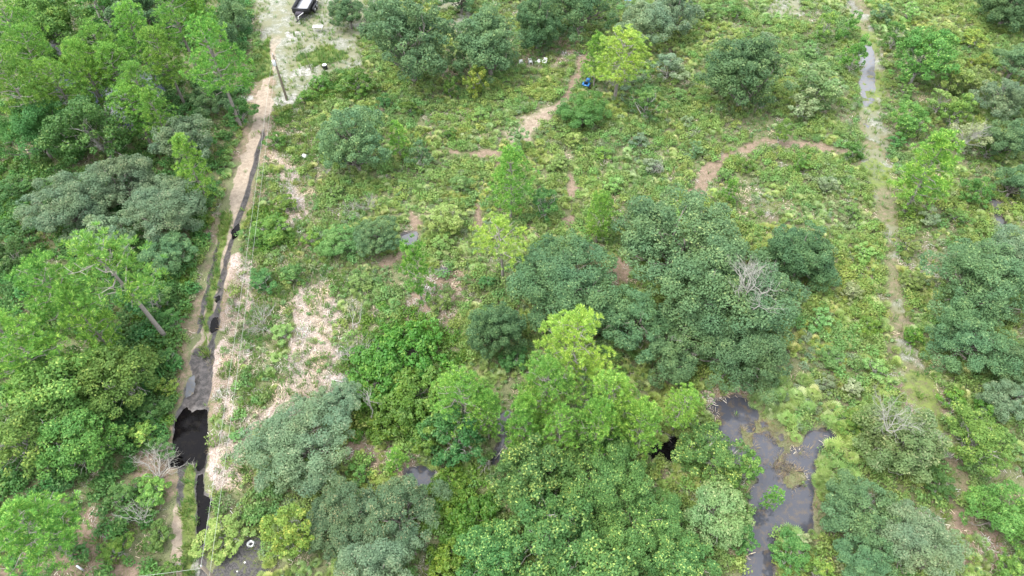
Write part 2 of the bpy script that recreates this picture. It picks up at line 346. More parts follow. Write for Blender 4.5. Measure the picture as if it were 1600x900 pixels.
# ground
def mat_ground():
    m = bpy.data.materials.new('ground_soil'); m.use_nodes = True; n = m.node_tree.nodes; L = m.node_tree.links
    b = n['Principled BSDF']; g = n.new('ShaderNodeNewGeometry')
    def noise(sc, det=6, rough=.6, dist=0):
        x = n.new('ShaderNodeTexNoise'); x.inputs['Scale'].default_value = sc; x.inputs['Detail'].default_value = det; x.inputs['Roughness'].default_value = rough
        x.inputs['Distortion'].default_value = dist
        L.new(g.outputs['Position'], x.inputs['Vector']); return x.outputs['Fac']
    def ramp(f, a, b_):
        r = n.new('ShaderNodeMapRange'); r.inputs['From Min'].default_value = a; r.inputs['From Max'].default_value = b_; r.interpolation_type = 'SMOOTHSTEP'; L.new(f, r.inputs['Value']); return r.outputs[0]
    def mix(f, A, B):
        x = n.new('ShaderNodeMixRGB')
        if isinstance(f, float): x.inputs[0].default_value = f
        else: L.new(f, x.inputs[0])
        for i, c in ((1, A), (2, B)):
            if isinstance(c, tuple): x.inputs[i].default_value = (*c, 1)
            else: L.new(c, x.inputs[i])
        return x.outputs[0]
    def math_(op, a, b_):
        x = n.new('ShaderNodeMath'); x.operation = op
        for i, c in ((0, a), (1, b_)):
            if isinstance(c, float): x.inputs[i].default_value = c
            else: L.new(c, x.inputs[i])
        return x.outputs[0]
    n1 = noise(2.2, 8, .65, .4); n2 = noise(9, 6, .7); n3 = noise(.35, 4); n4 = noise(26, 4, .7)
    A1 = n.new('ShaderNodeAttribute'); A1.attribute_name = 'wa'; A2 = n.new('ShaderNodeAttribute'); A2.attribute_name = 'wb'
    s1 = n.new('ShaderNodeSeparateColor'); L.new(A1.outputs['Color'], s1.inputs[0]); s2 = n.new('ShaderNodeSeparateColor'); L.new(A2.outputs['Color'], s2.inputs[0])
    def w(o, k=.55):      # weight broken up by fine noise
        jit = math_('MULTIPLY', math_('SUBTRACT', math_('ADD', math_('MULTIPLY', n1, .6), math_('MULTIPLY', n2, .4)), .5), k * 2.6)
        return ramp(math_('ADD', o, jit), .35, .65)
    base = mix(ramp(n1, .35, .65), (.075, .062, .036), (.17, .145, .095))
    base = mix(ramp(n3, .30, .50), base, (.13, .165, .06))
    base = mix(ramp(n4, .45, .7), base, (.26, .215, .165))
    base = mix(ramp(n2, .52, .62), base, (.055, .075, .025))
    sand = mix(ramp(n1, .3, .7), (.27, .22, .165), (.42, .36, .28)); sand = mix(ramp(n4, .5, .7), sand, (.20, .165, .125)); sand = mix(ramp(n2, .55, .66), sand, (.17, .15, .09))
    grey = mix(ramp(n1, .4, .6), (.20, .215, .18), (.37, .37, .34)); grey = mix(ramp(n2, .47, .58), grey, (.13, .16, .08)); grey = mix(ramp(n3, .42, .58), grey, (.19, .20, .12))
    straw = mix(ramp(n1, .35, .6), (.34, .28, .24), (.49, .42, .38)); straw = mix(ramp(n2, .5, .58), straw, (.15, .10, .075)); straw = mix(ramp(n4, .5, .62), straw, (.46, .40, .34))
    red = mix(ramp(n1, .35, .65), (.14, .095, .065), (.28, .20, .15)); red = mix(ramp(n4, .48, .68), red, (.33, .26, .22)); red = mix(ramp(n2, .5, .6), red, (.13, .14, .06))
    mud = mix(ramp(n1, .4, .65), (.012, .010, .009), (.075, .066, .062)); mud = mix(ramp(n4, .52, .7), mud, (.15, .14, .14))
    grass = mix(ramp(n1, .35, .65), (.075, .12, .025), (.16, .22, .05)); grass = mix(ramp(n4, .5, .7), grass, (.23, .24, .09))
    white = mix(ramp(n1, .4, .62), (.20, .21, .17), (.46, .455, .43)); white = mix(ramp(n2, .5, .6), white, (.25, .25, .20))
    gravel = mix(ramp(n2, .4, .6), (.035, .034, .036), (.10, .098, .095)); gravel = mix(ramp(n1, .52, .6), gravel, (.09, .10, .05))
    c = base
    c = mix(w(s1.outputs[1]), c, straw)
    c = mix(w(s1.outputs[2]), c, red)
    c = mix(w(A1.outputs['Alpha'], .4), c, grey)
    c = mix(w(s1.outputs[0], .3), c, sand)
    c = mix(w(s2.outputs[1]), c, grass)
    c = mix(w(A2.outputs['Alpha'], .3), c, white)
    c = mix(w(s2.outputs[2], .25), c, gravel)
    mw = w(s2.outputs[0], .3)
    c = mix(mw, c, mud)
    dk = n.new('ShaderNodeMixRGB'); dk.blend_type = 'MULTIPLY'; dk.inputs[0].default_value = 1; dk.inputs[2].default_value = (.82, .80, .80, 1); L.new(c, dk.inputs[1]); c = dk.outputs[0]
    L.new(c, b.inputs['Base Color'])
    r = n.new('ShaderNodeMapRange'); r.inputs['To Min'].default_value = .95; r.inputs['To Max'].default_value = .35; L.new(mw, r.inputs['Value']); L.new(r.outputs[0], b.inputs['Roughness'])
    bp = n.new('ShaderNodeBump'); bp.inputs['Strength'].default_value = .7; bp.inputs['Distance'].default_value = .12
    L.new(math_('ADD', math_('MULTIPLY', n1, .8), math_('MULTIPLY', n2, .35)), bp.inputs['Height']); L.new(bp.outputs[0], b.inputs['Normal'])
    return m

def mat_water(name, col, rough, ior, spots, spec=.5):
    m = bpy.data.materials.new(name); m.use_nodes = True; n = m.node_tree.nodes; L = m.node_tree.links
    b = n['Principled BSDF']; b.inputs['IOR'].default_value = ior; b.inputs['Roughness'].default_value = rough; b.inputs['Specular IOR Level'].default_value = spec
    g = n.new('ShaderNodeNewGeometry'); no = n.new('ShaderNodeTexNoise'); no.inputs['Scale'].default_value = 1.7; no.inputs['Detail'].default_value = 8; no.inputs['Roughness'].default_value = .7
    L.new(g.outputs['Position'], no.inputs['Vector'])
    r = n.new('ShaderNodeMapRange'); r.inputs['From Min'].default_value = .5; r.inputs['From Max'].default_value = .62; L.new(no.outputs['Fac'], r.inputs['Value'])
    mx = n.new('ShaderNodeMixRGB'); L.new(r.outputs[0], mx.inputs[0]); mx.inputs[1].default_value = (*col, 1); mx.inputs[2].default_value = (*spots, 1)
    L.new(mx.outputs[0], b.inputs['Base Color'])
    bp = n.new('ShaderNodeBump'); bp.inputs['Strength'].default_value = .15; bp.inputs['Distance'].default_value = .02
    L.new(no.outputs['Fac'], bp.inputs['Height']); L.new(bp.outputs[0], b.inputs['Normal'])
    return m
MW = dict(tannin=mat_water('tannin_water', (.003, .0025, .003), .05, 1.33, (.006, .005, .004), .22),
          film=mat_water('shallow_water', (.10, .105, .115), .12, 1.6, (.12, .10, .075)),
          pond=mat_water('pond_water', (.045, .048, .060), .07, 1.5, (.080, .066, .052)),
          sky=mat_water('swamp_water', (.06, .075, .11), .08, 1.8, (.03, .035, .045)))

# ------------------------------------------------------------------ the ground sheet and the water
def axis(a, b, st, far):
    core = np.arange(a, b + st / 2, st); o = []; d = st; x = core[-1]
    while x < far: d *= 1.35; x += d; o.append(x)
    o2 = []; d = st; x = core[0]
    while x > -far: d *= 1.35; x -= d; o2.append(x)
    return np.concatenate([o2[::-1], core, o])
gx = axis(-98, 98, .32, 3000); gy = axis(4, 124, .32, 3000)
GX, GY = np.meshgrid(gx, gy); nX, nY = len(gx), len(gy)
wd = water_d(GX, GY)
near = (np.abs(GX) < 105) & (GY > -3) & (GY < 130)
Z = np.where(near, height(GX, GY, wd), .12)
nz = (fbm(GX, GY, 2.2, 21, 4) - .5)
road = sstep(.35, -.25, dline(GX, GY, ROAD) - .82 + nz * 1.6)
y_road = GY
rl = dline(GX, GY, RUT_L); rr = dline(GX, GY, RUT_R)
n5 = fbm(GX, GY, 3.5, 31, 3)
rutr = sstep(.42, .14, rr + nz * .35) * sstep(72, 66, GY)
rutl = sstep(.36, .12, rl + nz * .35) * sstep(.42, .56, n5 + .03) * sstep(52, 48, GY) * sstep(19, 23, GY)
nearpale = sstep(.55, .25, rl + nz * .3) * sstep(23, 20, GY)
straw_ = sstep(.8, -.8, any_poly(GX, GY, STRAW) + nz * 3)
verge = sstep(.6, -.4, dline(GX, GY, ROAD) - 3.0 + nz * 2) * sstep(.42, .55, fbm(GX, GY, 4, 77, 3))
red = np.zeros(GX.shape)
for P, hw in TRAILS: red = np.maximum(red, .68 * sstep(.5, -.4, dline(GX, GY, P) - hw * .62 + nz * 2.8))
red = np.maximum(red, sstep(.9, -.7, any_poly(GX, GY, REDDIRT) + nz * 3))
tr = sstep(.35, -.3, dline(GX, GY, TRACK) - 1.35 - .5 * sstep(50, 60, GY) + nz * 2.0)
red = np.maximum(red, tr * .45)
red = np.maximum(red, verge * .55)
grey = sstep(.8, -.8, any_poly(GX, GY, GREYSAND) + nz * 3)
grey = np.maximum(grey, .62 * sstep(1, -1, dpoly(GX, GY, SANDY[0]) + nz * 3))
grey = np.maximum(grey, tr * .75 * sstep(.38, .55, fbm(GX, GY, 3, 90, 3)))
sand = np.maximum(road * sstep(28, 34, GY) * sstep(104, 76, GY) * .95, sstep(.6, -.6, any_poly(GX, GY, SANDY[1:]) + nz * 3.5) * .55)
sand = np.maximum(sand, nearpale)
sand = np.maximum(sand, .32 * sstep(1, -1, dpoly(GX, GY, SANDY[0]) + nz * 3))
mud = np.maximum(rutr, rutl)
mud = np.maximum(mud, sstep(.5, -.1, wd + nz * .8) * np.where(dline(GX, GY, TRACK) < 3, .45, .9))
mud = np.maximum(mud, road * sstep(38, 35, GY) * sstep(24, 26, GY) * .95)
gravel = sstep(.5, -.5, any_poly(GX, GY, BLACKDIRT) + nz * 2)
grass = sstep(.35, -.25, any_poly(GX, GY, GRASSY) + nz * .8)
grass = np.maximum(grass, .6 * tr * sstep(.5, .62, fbm(GX, GY, 5, 14, 3)))
lit = sstep(.6, -.4, any_poly(GX, GY, LITTER)); 
white = sstep(.35, -.35, any_poly(GX, GY, WHITES) + nz * 1.2)
V = np.stack([GX.ravel(), GY.ravel(), Z.ravel()], 1)
ii = (np.arange(nY - 1)[:, None] * nX + np.arange(nX - 1)[None]).ravel()
Q = np.stack([ii, ii + 1, ii + nX + 1, ii + nX], 1)
wa = np.stack([sand.ravel(), straw_.ravel(), red.ravel(), grey.ravel()], 1)
wb = np.stack([mud.ravel(), grass.ravel(), gravel.ravel(), white.ravel()], 1)
me = mesh_np('ground', V, [Q], [mat_ground()], {'wa': ('POINT', wa), 'wb': ('POINT', wb)}, smooth=True)
tag(link(bpy.data.objects.new('ground', me)), kind='structure')
DW = np.stack([dpoly(GX, GY, q[0])[:-1, :-1] for q in WATERS]); NEAREST = DW.argmin(0)
for i, (P, k, nm) in enumerate(WATERS):
    cell = (DW[i] < 1.3) & (NEAREST == i)
    idx = ii.reshape(nY - 1, nX - 1)[cell]
    q = np.stack([idx, idx + 1, idx + nX + 1, idx + nX], 1)
    u, inv = np.unique(q, return_inverse=True)
    vv = V[u].copy(); vv[:, 2] = .006 + .003 * (i % 5) - (.02 if k == 'film' and nm != 'road_puddle' else 0)
    me = mesh_np(nm, vv, [inv.reshape(q.shape)], [MW[k]], smooth=True)
    tag(link(bpy.data.objects.new(nm, me)), kind='structure')

def gz(x, y): return float(height(np.array([x]), np.array([y]))[0])

# ------------------------------------------------------------------ plants: leaf and needle geometry
def unit(v): return v / (np.linalg.norm(v, axis=-1, keepdims=True) + 1e-9)
def rdir(r, n): return unit(r.normal(size=(n, 3)))

def leaf_quads(C, N, size, r, aspect=.55):
    """rhombic leaves at C facing N"""
    n = len(C); T = unit(np.cross(N, rdir(r, n))); B = np.cross(N, T)
    s = (size * (.6 + .8 * r.random(n)))[:, None]
    a = T * s * .5; b = B * s * .5 * aspect
    V = np.stack([C - a, C + b - a * .15, C + a, C - b - a * .15], 1).reshape(-1, 3)
    return V, np.arange(4 * n).reshape(n, 4)

def crown_mesh(name, seed, W, Hc, zc, nlobe, nclump, nleaf, leaf, tipfrac=.06, flat=.75, spread=.62, lobeR=.30, droop=0, holes=.12):
    """lobes on an uneven ellipsoid, leaf clumps on the lobes, leaves on the clumps; returns mesh and lobe centres"""
    r = np.random.default_rng(seed)
    az = (np.arange(nlobe) * 2.39996 + r.random(nlobe) * .8); el = np.linspace(-.15, 1.0, nlobe) ** 1.0
    rad = spread * (.55 + .45 * r.random(nlobe)) * np.sqrt(np.clip(1 - (el * .95) ** 2, .03, 1))
    LC = np.stack([np.cos(az) * rad * W / 2, np.sin(az) * rad * W / 2, zc + (el - .35) * Hc * .42 + r.normal(size=nlobe) * Hc * .075], 1)
    LR = W * lobeR * (.55 + .65 * r.random(nlobe))
    P = []; N = []; tint = []; tip = []
    for c, R in zip(LC, LR):
        k = max(4, int(nclump * (R / (W * lobeR)) ** 2 / nlobe))
        d = rdir(r, k); d[:, 2] = d[:, 2] * .8 + .25; d = unit(d)
        cc = c + d * (R * (.55 + .45 * r.random(k)))[:, None] * np.array([1, 1, flat])
        cr = R * (.24 + .2 * r.random(k))
        keep = r.random(k) > holes
        for q, rad_, dd in zip(cc[keep], cr[keep], d[keep]):
            m = int(nleaf / nclump * (rad_ / (W * lobeR * .34)) ** 2 * 1.1) + 6
            e = rdir(r, m) + dd * .35; e[:, 2] += .15; e = unit(e)
            rr_ = rad_ * (.55 + .5 * r.random(m) ** .6)
            p = q + e * rr_[:, None] * np.array([1, 1, .8]); p[:, 2] -= droop * rr_ * r.random(m)
            P.append(p); N.append(unit(e * .7 + rdir(r, m) * .8 + np.array([0, 0, .35])))
            ct = r.random(); tint.append(np.clip(.5 * ct + .5 * r.random(m), 0, 1))
            tp = (r.random(m) < tipfrac * (2.2 if ct > .6 else .5)) & (e[:, 2] > -.1); tip.append(tp * (.5 + .5 * r.random(m)))
    P = np.concatenate(P); N = np.concatenate(N); tint = np.concatenate(tint); tip = np.concatenate(tip)
    V, Q = leaf_quads(P, N, leaf, r)
    return mesh_np(name, V, [Q], [M['oak']], {'tint': ('FACE', tint), 'tip': ('FACE', tip)}), LC

def bend(a, b, r, k=4, amp=.08):
    t = np.linspace(0, 1, k + 1)[:, None]; L = np.linalg.norm(b - a)
    p = a + (b - a) * t; p[1:-1] += r.normal(size=(k - 1, 3)) * L * amp; return p

def trunk_mesh(name, seed, zb, LC, R0, mat, twigs=30):
    r = np.random.default_rng(seed); mb = MB()
    fork = np.array([r.normal() * .1, r.normal() * .1, zb])
    mb.tube([[0, 0, -.4], [0, 0, .15], fork * [.5, .5, .5], fork], [R0 * 1.5, R0 * 1.15, R0, R0 * .85], 8)
    for c in LC:
        p = bend(fork - [0, 0, r.random() * zb * .2], c, r); mb.tube(p, np.linspace(R0 * .5, R0 * .10, len(p)), 5)
        for _ in range(max(1, twigs // len(LC))):
            t0 = p[2 + r.integers(2)]; e = c + rdir(r, 1)[0] * np.linalg.norm(c[:2]) * .4
            q = bend(t0, e, r, 3, .1); mb.tube(q, np.linspace(R0 * .16, R0 * .03, len(q)), 4)
    F = [np.concatenate(mb.q), np.concatenate(mb.t)]
    return mesh_np(name, np.concatenate(mb.v), F, [mat], smooth=True)

def tufts(C, D, L, nn, r, wdt=.05):
    """needle tufts: nn flat needles radiating round direction D"""
    n = len(C); C = np.repeat(C, nn, 0); D = np.repeat(D, nn, 0); L = np.repeat(L, nn)
    ref = rdir(r, n * nn); side = unit(np.cross(D, ref))
    th = np.where(r.random(n * nn) < .8, r.uniform(.45, 1.1, n * nn), r.uniform(.2, 1.9, n * nn))[:, None]
    d = D * np.cos(th) + side * np.sin(th)
    l = (L * r.uniform(.8, 1.1, n * nn))[:, None]
    s = unit(np.cross(d, rdir(r, n * nn))) * wdt
    base = C + d * l * .12; mid = C + d * l * .6; end = C + d * l + np.array([0, 0, .05]) * l
    V = np.stack([base, mid + s, end, mid - s], 1).reshape(-1, 3)
    return V, np.arange(4 * n * nn).reshape(-1, 4)

def pine_parts(seed, W, Hh, nbr, tuftL=.34, cb=.45, dens=1.0, nn=34, lean=0, top=.9):
    """pine: bent trunk, whorled limbs ending in pads of needle tufts; returns (trunk mesh, limb mesh, crown mesh)"""
    r = np.random.default_rng(seed); T = MB(); B = MB()
    tp = np.array([[0, 0, -.4], [0, 0, 0], [lean * .2, 0, Hh * .35], [lean * .55, r.normal() * .1, Hh * .7], [lean, 0, Hh * .97]])
    R0 = .011 * Hh + .03
    T.tube(tp, [R0 * 1.3, R0 * 1.1, R0 * .85, R0 * .55, R0 * .15], 8)
    C = []; D = []; ct = []
    for i in range(nbr):
        f = (i + r.random() * .8) / nbr; z = Hh * (cb + (1 - cb) * f * .97)
        x0 = lean * (z / Hh) ** 1.3
        prof = (np.sin(pi * (.18 + .82 * (1 - f) ** .9)) * .55 + .45 * (1 - f)) if f < .999 else .1
        prof = max(.16, min(1, (1 - f) ** .55 * (.62 + .38 * min(1, f * 3))))
        az = i * 2.39996 + r.random() * .9; ln = W / 2 * prof * (.65 + .42 * r.random())
        dirh = np.array([cos(az), sin(az), 0]); rise = (.12 + .55 * f) * ln + .3
        a = np.array([x0, 0, z - rise * .3]); e = a + dirh * ln + np.array([0, 0, rise])
        p = bend(a, e, r, 4, .05); B.tube(p, np.linspace(R0 * .38, R0 * .07, 5), 5)
        pads = max(2, int(ln * 1.5)); tint0 = r.random()
        for k in range(pads):
            g = .42 + .58 * (k + .5 * r.random()) / pads if ln > 1.2 else .7
            j = min(3, int(g * 4)); q = p[j] + (p[j + 1] - p[j]) * (g * 4 - j) if g < 1 else p[-1]
            sd = np.array([-dirh[1], dirh[0], 0]) * r.normal() * ln * .20 * (1.2 - .5 * abs(g - .7))
            pc = q + sd + [0, 0, .25]; 
            if ln > 1.2: B.tube(bend(q, pc, r, 2, .05), np.linspace(R0 * .13, R0 * .04, 3), 4)
            m = int((3 + r.integers(4)) * dens)
            off = r.uniform(-1, 1, size=(m, 3)) * np.array([.58, .58, .30]) * (.6 + .1 * W)
            C.append(pc + off); D.append(unit(np.array([0, 0, .9]) + dirh * .35 + off * .8 + r.normal(size=(m, 3)) * .25))
            ct.append(np.full(m, .5 * tint0 + .5 * r.random()))
    m = 8; off = r.normal(size=(m, 3)) * [.35, .35, .35]
    C.append(np.array([lean, 0, Hh * .97]) + off); D.append(unit(off + [0, 0, 1])); ct.append(np.full(m, .8))
    C = np.concatenate(C); D = np.concatenate(D); ct = np.concatenate(ct)
    V, Q = tufts(C, D, tuftL * r.uniform(.8, 1.2, len(C)), nn, r, wdt=.010 + tuftL * .034)
    nf = len(Q); tint = np.clip(.3 * np.repeat(ct, nn) + .5 * np.repeat(r.random(len(C)), nn) + .2 * r.random(nf), 0, 1)
    tip = (r.random(nf) < .16) * 1.0
    cm = mesh_np('crown', V, [Q], [M['pine']], {'tint': ('FACE', tint), 'tip': ('FACE', tip)})
    tm = mesh_np('trunk', np.concatenate(T.v), [np.concatenate(T.q), np.concatenate(T.t)], [M['pinebark']], smooth=True)
    bm = mesh_np('limbs', np.concatenate(B.v), [np.concatenate(B.q), np.concatenate(B.t)], [M['twig']], smooth=True)
    return tm, bm, cm

def branch_tree(seed, H0, n0, spread, R0, depth=3):
    """bare grey branches"""
    r = np.random.default_rng(seed); mb = MB()
    def rec(p, d, L, R, k):
        e = p + d * L; q = bend(p, e, r, 3, .07); mb.tube(q, np.linspace(R, R * .5, 4), 5 if k > 1 else 3, cap=False)
        if k == 0: return
        for _ in range(3 + r.integers(2)):
            nd = unit(d + r.normal(size=3) * spread); nd[2] = abs(nd[2]) * .8 + .05
            rec(q[2 + r.integers(2)], unit(nd), L * r.uniform(.5, .75), R * .5, k - 1)
    for _ in range(n0):
        d = unit(np.array([r.normal() * .6, r.normal() * .6, 1.0])); rec(np.array([0, 0, -.1]), d, H0 * .45, R0, depth)
    return mb

# ---- library of plant shapes (natural size), by class
LIB = {}
def lib(cls, W, parts): LIB.setdefault(cls, []).append((W, parts))
for k in range(4):
    cm, LC = crown_mesh('crown', 100 + k, 13.5, 8.5, 5.6, 19 + k, 320, 52000, .235, holes=.12, lobeR=.185, spread=.84)
    lib('oakL', 13.5, [('trunk', trunk_mesh('trunk', 10 + k, 2.2, LC, .38, M['bark'])), ('crown', cm)])
for k in range(4):
    cm, LC = crown_mesh('crown', 120 + k, 8.5, 6.2, 4.2, 13 + k, 190, 30000, .20, holes=.12, lobeR=.21, spread=.76)
    lib('oakM', 8.5, [('trunk', trunk_mesh('trunk', 20 + k, 1.5, LC, .24, M['bark'])), ('crown', cm)])
for k in range(3):   # compact round oaks standing free
    cm, LC = crown_mesh('crown', 130 + k, 9.0, 9.5, 4.9, 24, 330, 48000, .20, holes=.06, lobeR=.19, spread=.70, flat=1.0)
    lib('dome', 9.0, [('trunk', trunk_mesh('trunk', 70 + k, 1.3, LC, .26, M['bark'])), ('crown', cm)])
for k in range(3):   # low mounds of vines over stumps and bushes
    cm, LC = crown_mesh('crown', 150 + k, 7.0, 1.9, .95, 22, 260, 16000, .26, holes=.15, lobeR=.17, spread=.86, flat=.75, tipfrac=.1)
    lib('mound', 7.0, [('trunk', trunk_mesh('trunk', 80 + k, .4, LC, .08, M['bark'], 20)), ('crown', cm)])
for k in range(3):
    cm, LC = crown_mesh('crown', 140 + k, 4.6, 4.0, 2.5, 8, 90, 11000, .17, holes=.12)
    lib('oakS', 4.6, [('trunk', trunk_mesh('trunk', 30 + k, .9, LC, .13, M['bark'], 16)), ('crown', cm)])
for k in range(3):   # looser broadleaf with upright sprays
    cm, LC = crown_mesh('crown', 160 + k, 9.0, 8.0, 5.0, 15, 250, 24000, .27, tipfrac=.12, holes=.22, lobeR=.22, spread=.78, flat=.95)
    lib('broadL', 9.0, [('trunk', trunk_mesh('trunk', 40 + k, 2.0, LC, .22, M['palebark'], 60)), ('crown', cm)])
for k in range(3):
    cm, LC = crown_mesh('crown', 180 + k, 5.0, 5.2, 3.0, 10, 110, 10000, .22, tipfrac=.12, holes=.2, lobeR=.24, spread=.74, flat=.95)
    lib('broadM', 5.0, [('trunk', trunk_mesh('trunk', 50 + k, 1.0, LC, .13, M['palebark'], 40)), ('crown', cm)])
for k in range(3):
    cm, LC = crown_mesh('crown', 200 + k, 2.6, 3.4, 1.8, 7, 50, 2600, .2, tipfrac=.12, holes=.15, flat=1.1)
    lib('broadS', 2.6, [('trunk', trunk_mesh('trunk', 60 + k, .5, LC, .07, M['palebark'], 20)), ('crown', cm)])
for k in range(4):
    tm, bm_, cm = pine_parts(300 + k, 8.5, 14.5, 27 + 3 * k, .40, cb=.36, dens=1.6, lean=(-.6, .5, .3, -.4)[k])
    lib('pineL', 8.5, [('trunk', tm), ('limbs', bm_), ('crown', cm)])
for k in range(3):
    tm, bm_, cm = pine_parts(320 + k, 5.2, 9.0, 30, .36, cb=.2, dens=1.4)
    lib('pineM', 5.2, [('trunk', tm), ('limbs', bm_), ('crown', cm)])
for k in range(3):
    tm, bm_, cm = pine_parts(340 + k, 2.4, 4.2, 16, .30, cb=.12, dens=.8)
    lib('pineS', 2.4, [('trunk', tm), ('limbs', bm_), ('crown', cm)])
for k in range(2):   # sparse old pine, open limbs
    tm, bm_, cm = pine_parts(360 + k, 9.0, 14.0, 17, .44, cb=.48, dens=1.2, lean=(-1.4, -.5)[k])
    lib('pineO', 9.0, [('trunk', tm), ('limbs', bm_), ('crown', cm)])

HGT = dict(mound=2.2, dome=9.0, oakL=9.3, oakM=7.0, oakS=4.6, broadL=9.2, broadM=5.8, broadS=3.7, pineL=14.5, pineM=9.0, pineS=4.2, pineO=14.0)
CZ = dict(mound=.5, dome=.53, oakL=.60, oakM=.6, oakS=.55, broadL=.58, broadM=.55, broadS=.52, pineL=.72, pineM=.6, pineS=.55, pineO=.74)
_cnt = {}
def tree(cls, px, py, wpx, label, name, cat, mat, group=None, hf=1.0, bark=None, rz=None):
    """stand a plant so that its crown centre is seen at (px, py) and its crown spans wpx photo pixels"""
    i = _cnt.get(cls, 0); _cnt[cls] = i + 1
    W0, parts = LIB[cls][i % len(LIB[cls])]
    s = 1.0
    for _ in range(4):
        zc = HGT[cls] * CZ[cls] * s * hf; x, y, t = at(px, py, zc); s = wpx * t * 1.02 / W0
    r = np.random.default_rng(1000 + int(px * 7 + py * 13))
    o = thing(name, label, cat, (x, y, gz(x, y) - .03), r.random() * 2 * pi if rz is None else rz, group, (s * r.uniform(.93, 1.08), s * r.uniform(.93, 1.08), s * hf))
    for pn, me in parts:
        c = bpy.data.objects.new(pn, me); COL.objects.link(c); c.parent = o
        mm = M[mat] if pn == 'crown' else (M[bark] if bark and pn in ('trunk', 'limbs') else None)
        if mm: c.material_slots[0].link = 'OBJECT'; c.material_slots[0].material = mm
    return o
# ------------------------------------------------------------------ trees and bushes one by one
def T(cls, px, py, wpx, mat, hf, name, label, group=None, bark=None, rz=None):
    cat = {'live_oak': 'tree', 'pine_tree': 'tree', 'broadleaf_tree': 'tree', 'bare_tree': 'tree'}.get(name, name.split('_')[-1])
    return tree(cls, px, py, wpx, label, name, cat, mat, group, hf, bark, rz)
GL = 'trees of the left wood'; GO = 'oaks in the middle of the clearing'; GP = 'pines above the central pool'
GT = 'trees at the top of the clearing'; GR = 'trees beyond the right track'; GB = 'trees in the bottom right swamp'
# --- left wood, far (top)
T('pineL', 10, 40, 120, 'pine', .9, 'pine_tree', 'bright pine in the very top left corner of the wood', GL)
T('pineL', 20, 125, 120, 'pine', .9, 'pine_tree', 'soft green pine on the left edge below the corner pine', GL)
T('broadL', 70, 30, 110, 'maple', .9, 'broadleaf_tree', 'mid green leafy tree behind the dark hollow at the top left', GL)
T('oakM', 215, 5, 120, 'oak', .9, 'live_oak', 'dark oak cut by the top edge behind the swamp pines', GL)
T('broadM', 150, -5, 90, 'maple', 1, 'broadleaf_tree', 'mid green tree cut by the top edge left of the dark oak', GL)
T('pineL', 155, 75, 100, 'pine', .85, 'pine_tree', 'pine at the near side of the dark hollow, leftmost in the swamp row', GL)
T('pineL', 205, 45, 95, 'pine', .85, 'pine_tree', 'yellow tipped pine rearmost over the flooded wood', GL)
T('pineL', 270, 15, 100, 'pine', .9, 'pine_tree', 'pine touching the top edge left of the dark roadside shrubs', GL)
T('pineL', 92, 130, 95, 'pine', .85, 'pine_tree', 'slim pine beside the left patch of swamp water', GL)
T('pineL', 220, 135, 95, 'pine', .8, 'pine_tree', 'mid green pine standing in the middle of the swamp water', GL)
T('pineL', 255, 85, 90, 'pine', .85, 'pine_tree', 'pine between the swamp water and the big roadside pine', GL)
T('pineL', 335, 85, 125, 'pine', .9, 'pine_tree', 'large bright pine reaching out towards the dirt road at the top', GL)
T('pineM', 315, 35, 70, 'pine', 1, 'pine_tree', 'small pine behind the large roadside pine', GL)
T('oakS', 368, 22, 50, 'oak', 1.2, 'live_oak', 'small dark oak beside the top end of the dirt road', GL)
T('oakS', 352, 52, 44, 'oak', 1, 'live_oak', 'small dark bush oak just below the topmost roadside oak', GL)
T('oakM', 330, 152, 72, 'oak_dark', .9, 'live_oak', 'dark compact oak tucked under the large roadside pine', GL)
T('broadM', 375, 178, 48, 'under', .75, 'broadleaf_tree', 'low dark bush tree at the road bend below the white sand patch', GL)
T('oakL', 55, 205, 130, 'under', .95, 'broadleaf_tree', 'dark leafy tree with yellowish new leaves on the left edge', GL)
T('broadL', 145, 198, 130, 'under', .95, 'broadleaf_tree', 'dark shaded leafy tree in front of the swamp water', GL)
T('broadM', 110, 165, 60, 'maple', 1.1, 'broadleaf_tree', 'small pale green tree between two patches of swamp water', GL)
T('oakM', 287, 215, 105, 'oak_grey', .95, 'live_oak', 'grey green oak with tan tips close to the dirt road', GL)
T('pineM', 300, 262, 75, 'pine', 1, 'pine_tree', 'young pine directly below the tan tipped roadside oak', GL)
T('pineM', 250, 190, 62, 'pine', 1.1, 'pine_tree', 'small pine at the near corner of the swamp water', GL)
# grey oaks
T('oakL', 105, 325, 135, 'oak_grey', .8, 'live_oak', 'silvery oak, leftmost of the grey oak group', GL)
T('oakL', 195, 285, 120, 'oak_grey', .8, 'live_oak', 'silvery oak, rearmost of the grey oak group', GL)
T('oakL', 258, 330, 140, 'oak_grey', .75, 'live_oak', 'large grey green oak, nearest to the road in its group', GL)
T('oakM', 170, 370, 100, 'oak_grey', .8, 'live_oak', 'grey green oak right behind the crooked pine', GL)
T('oakM', 268, 400, 88, 'oak', .75, 'live_oak', 'dark green oak at the near end of the grey oak group', GL)
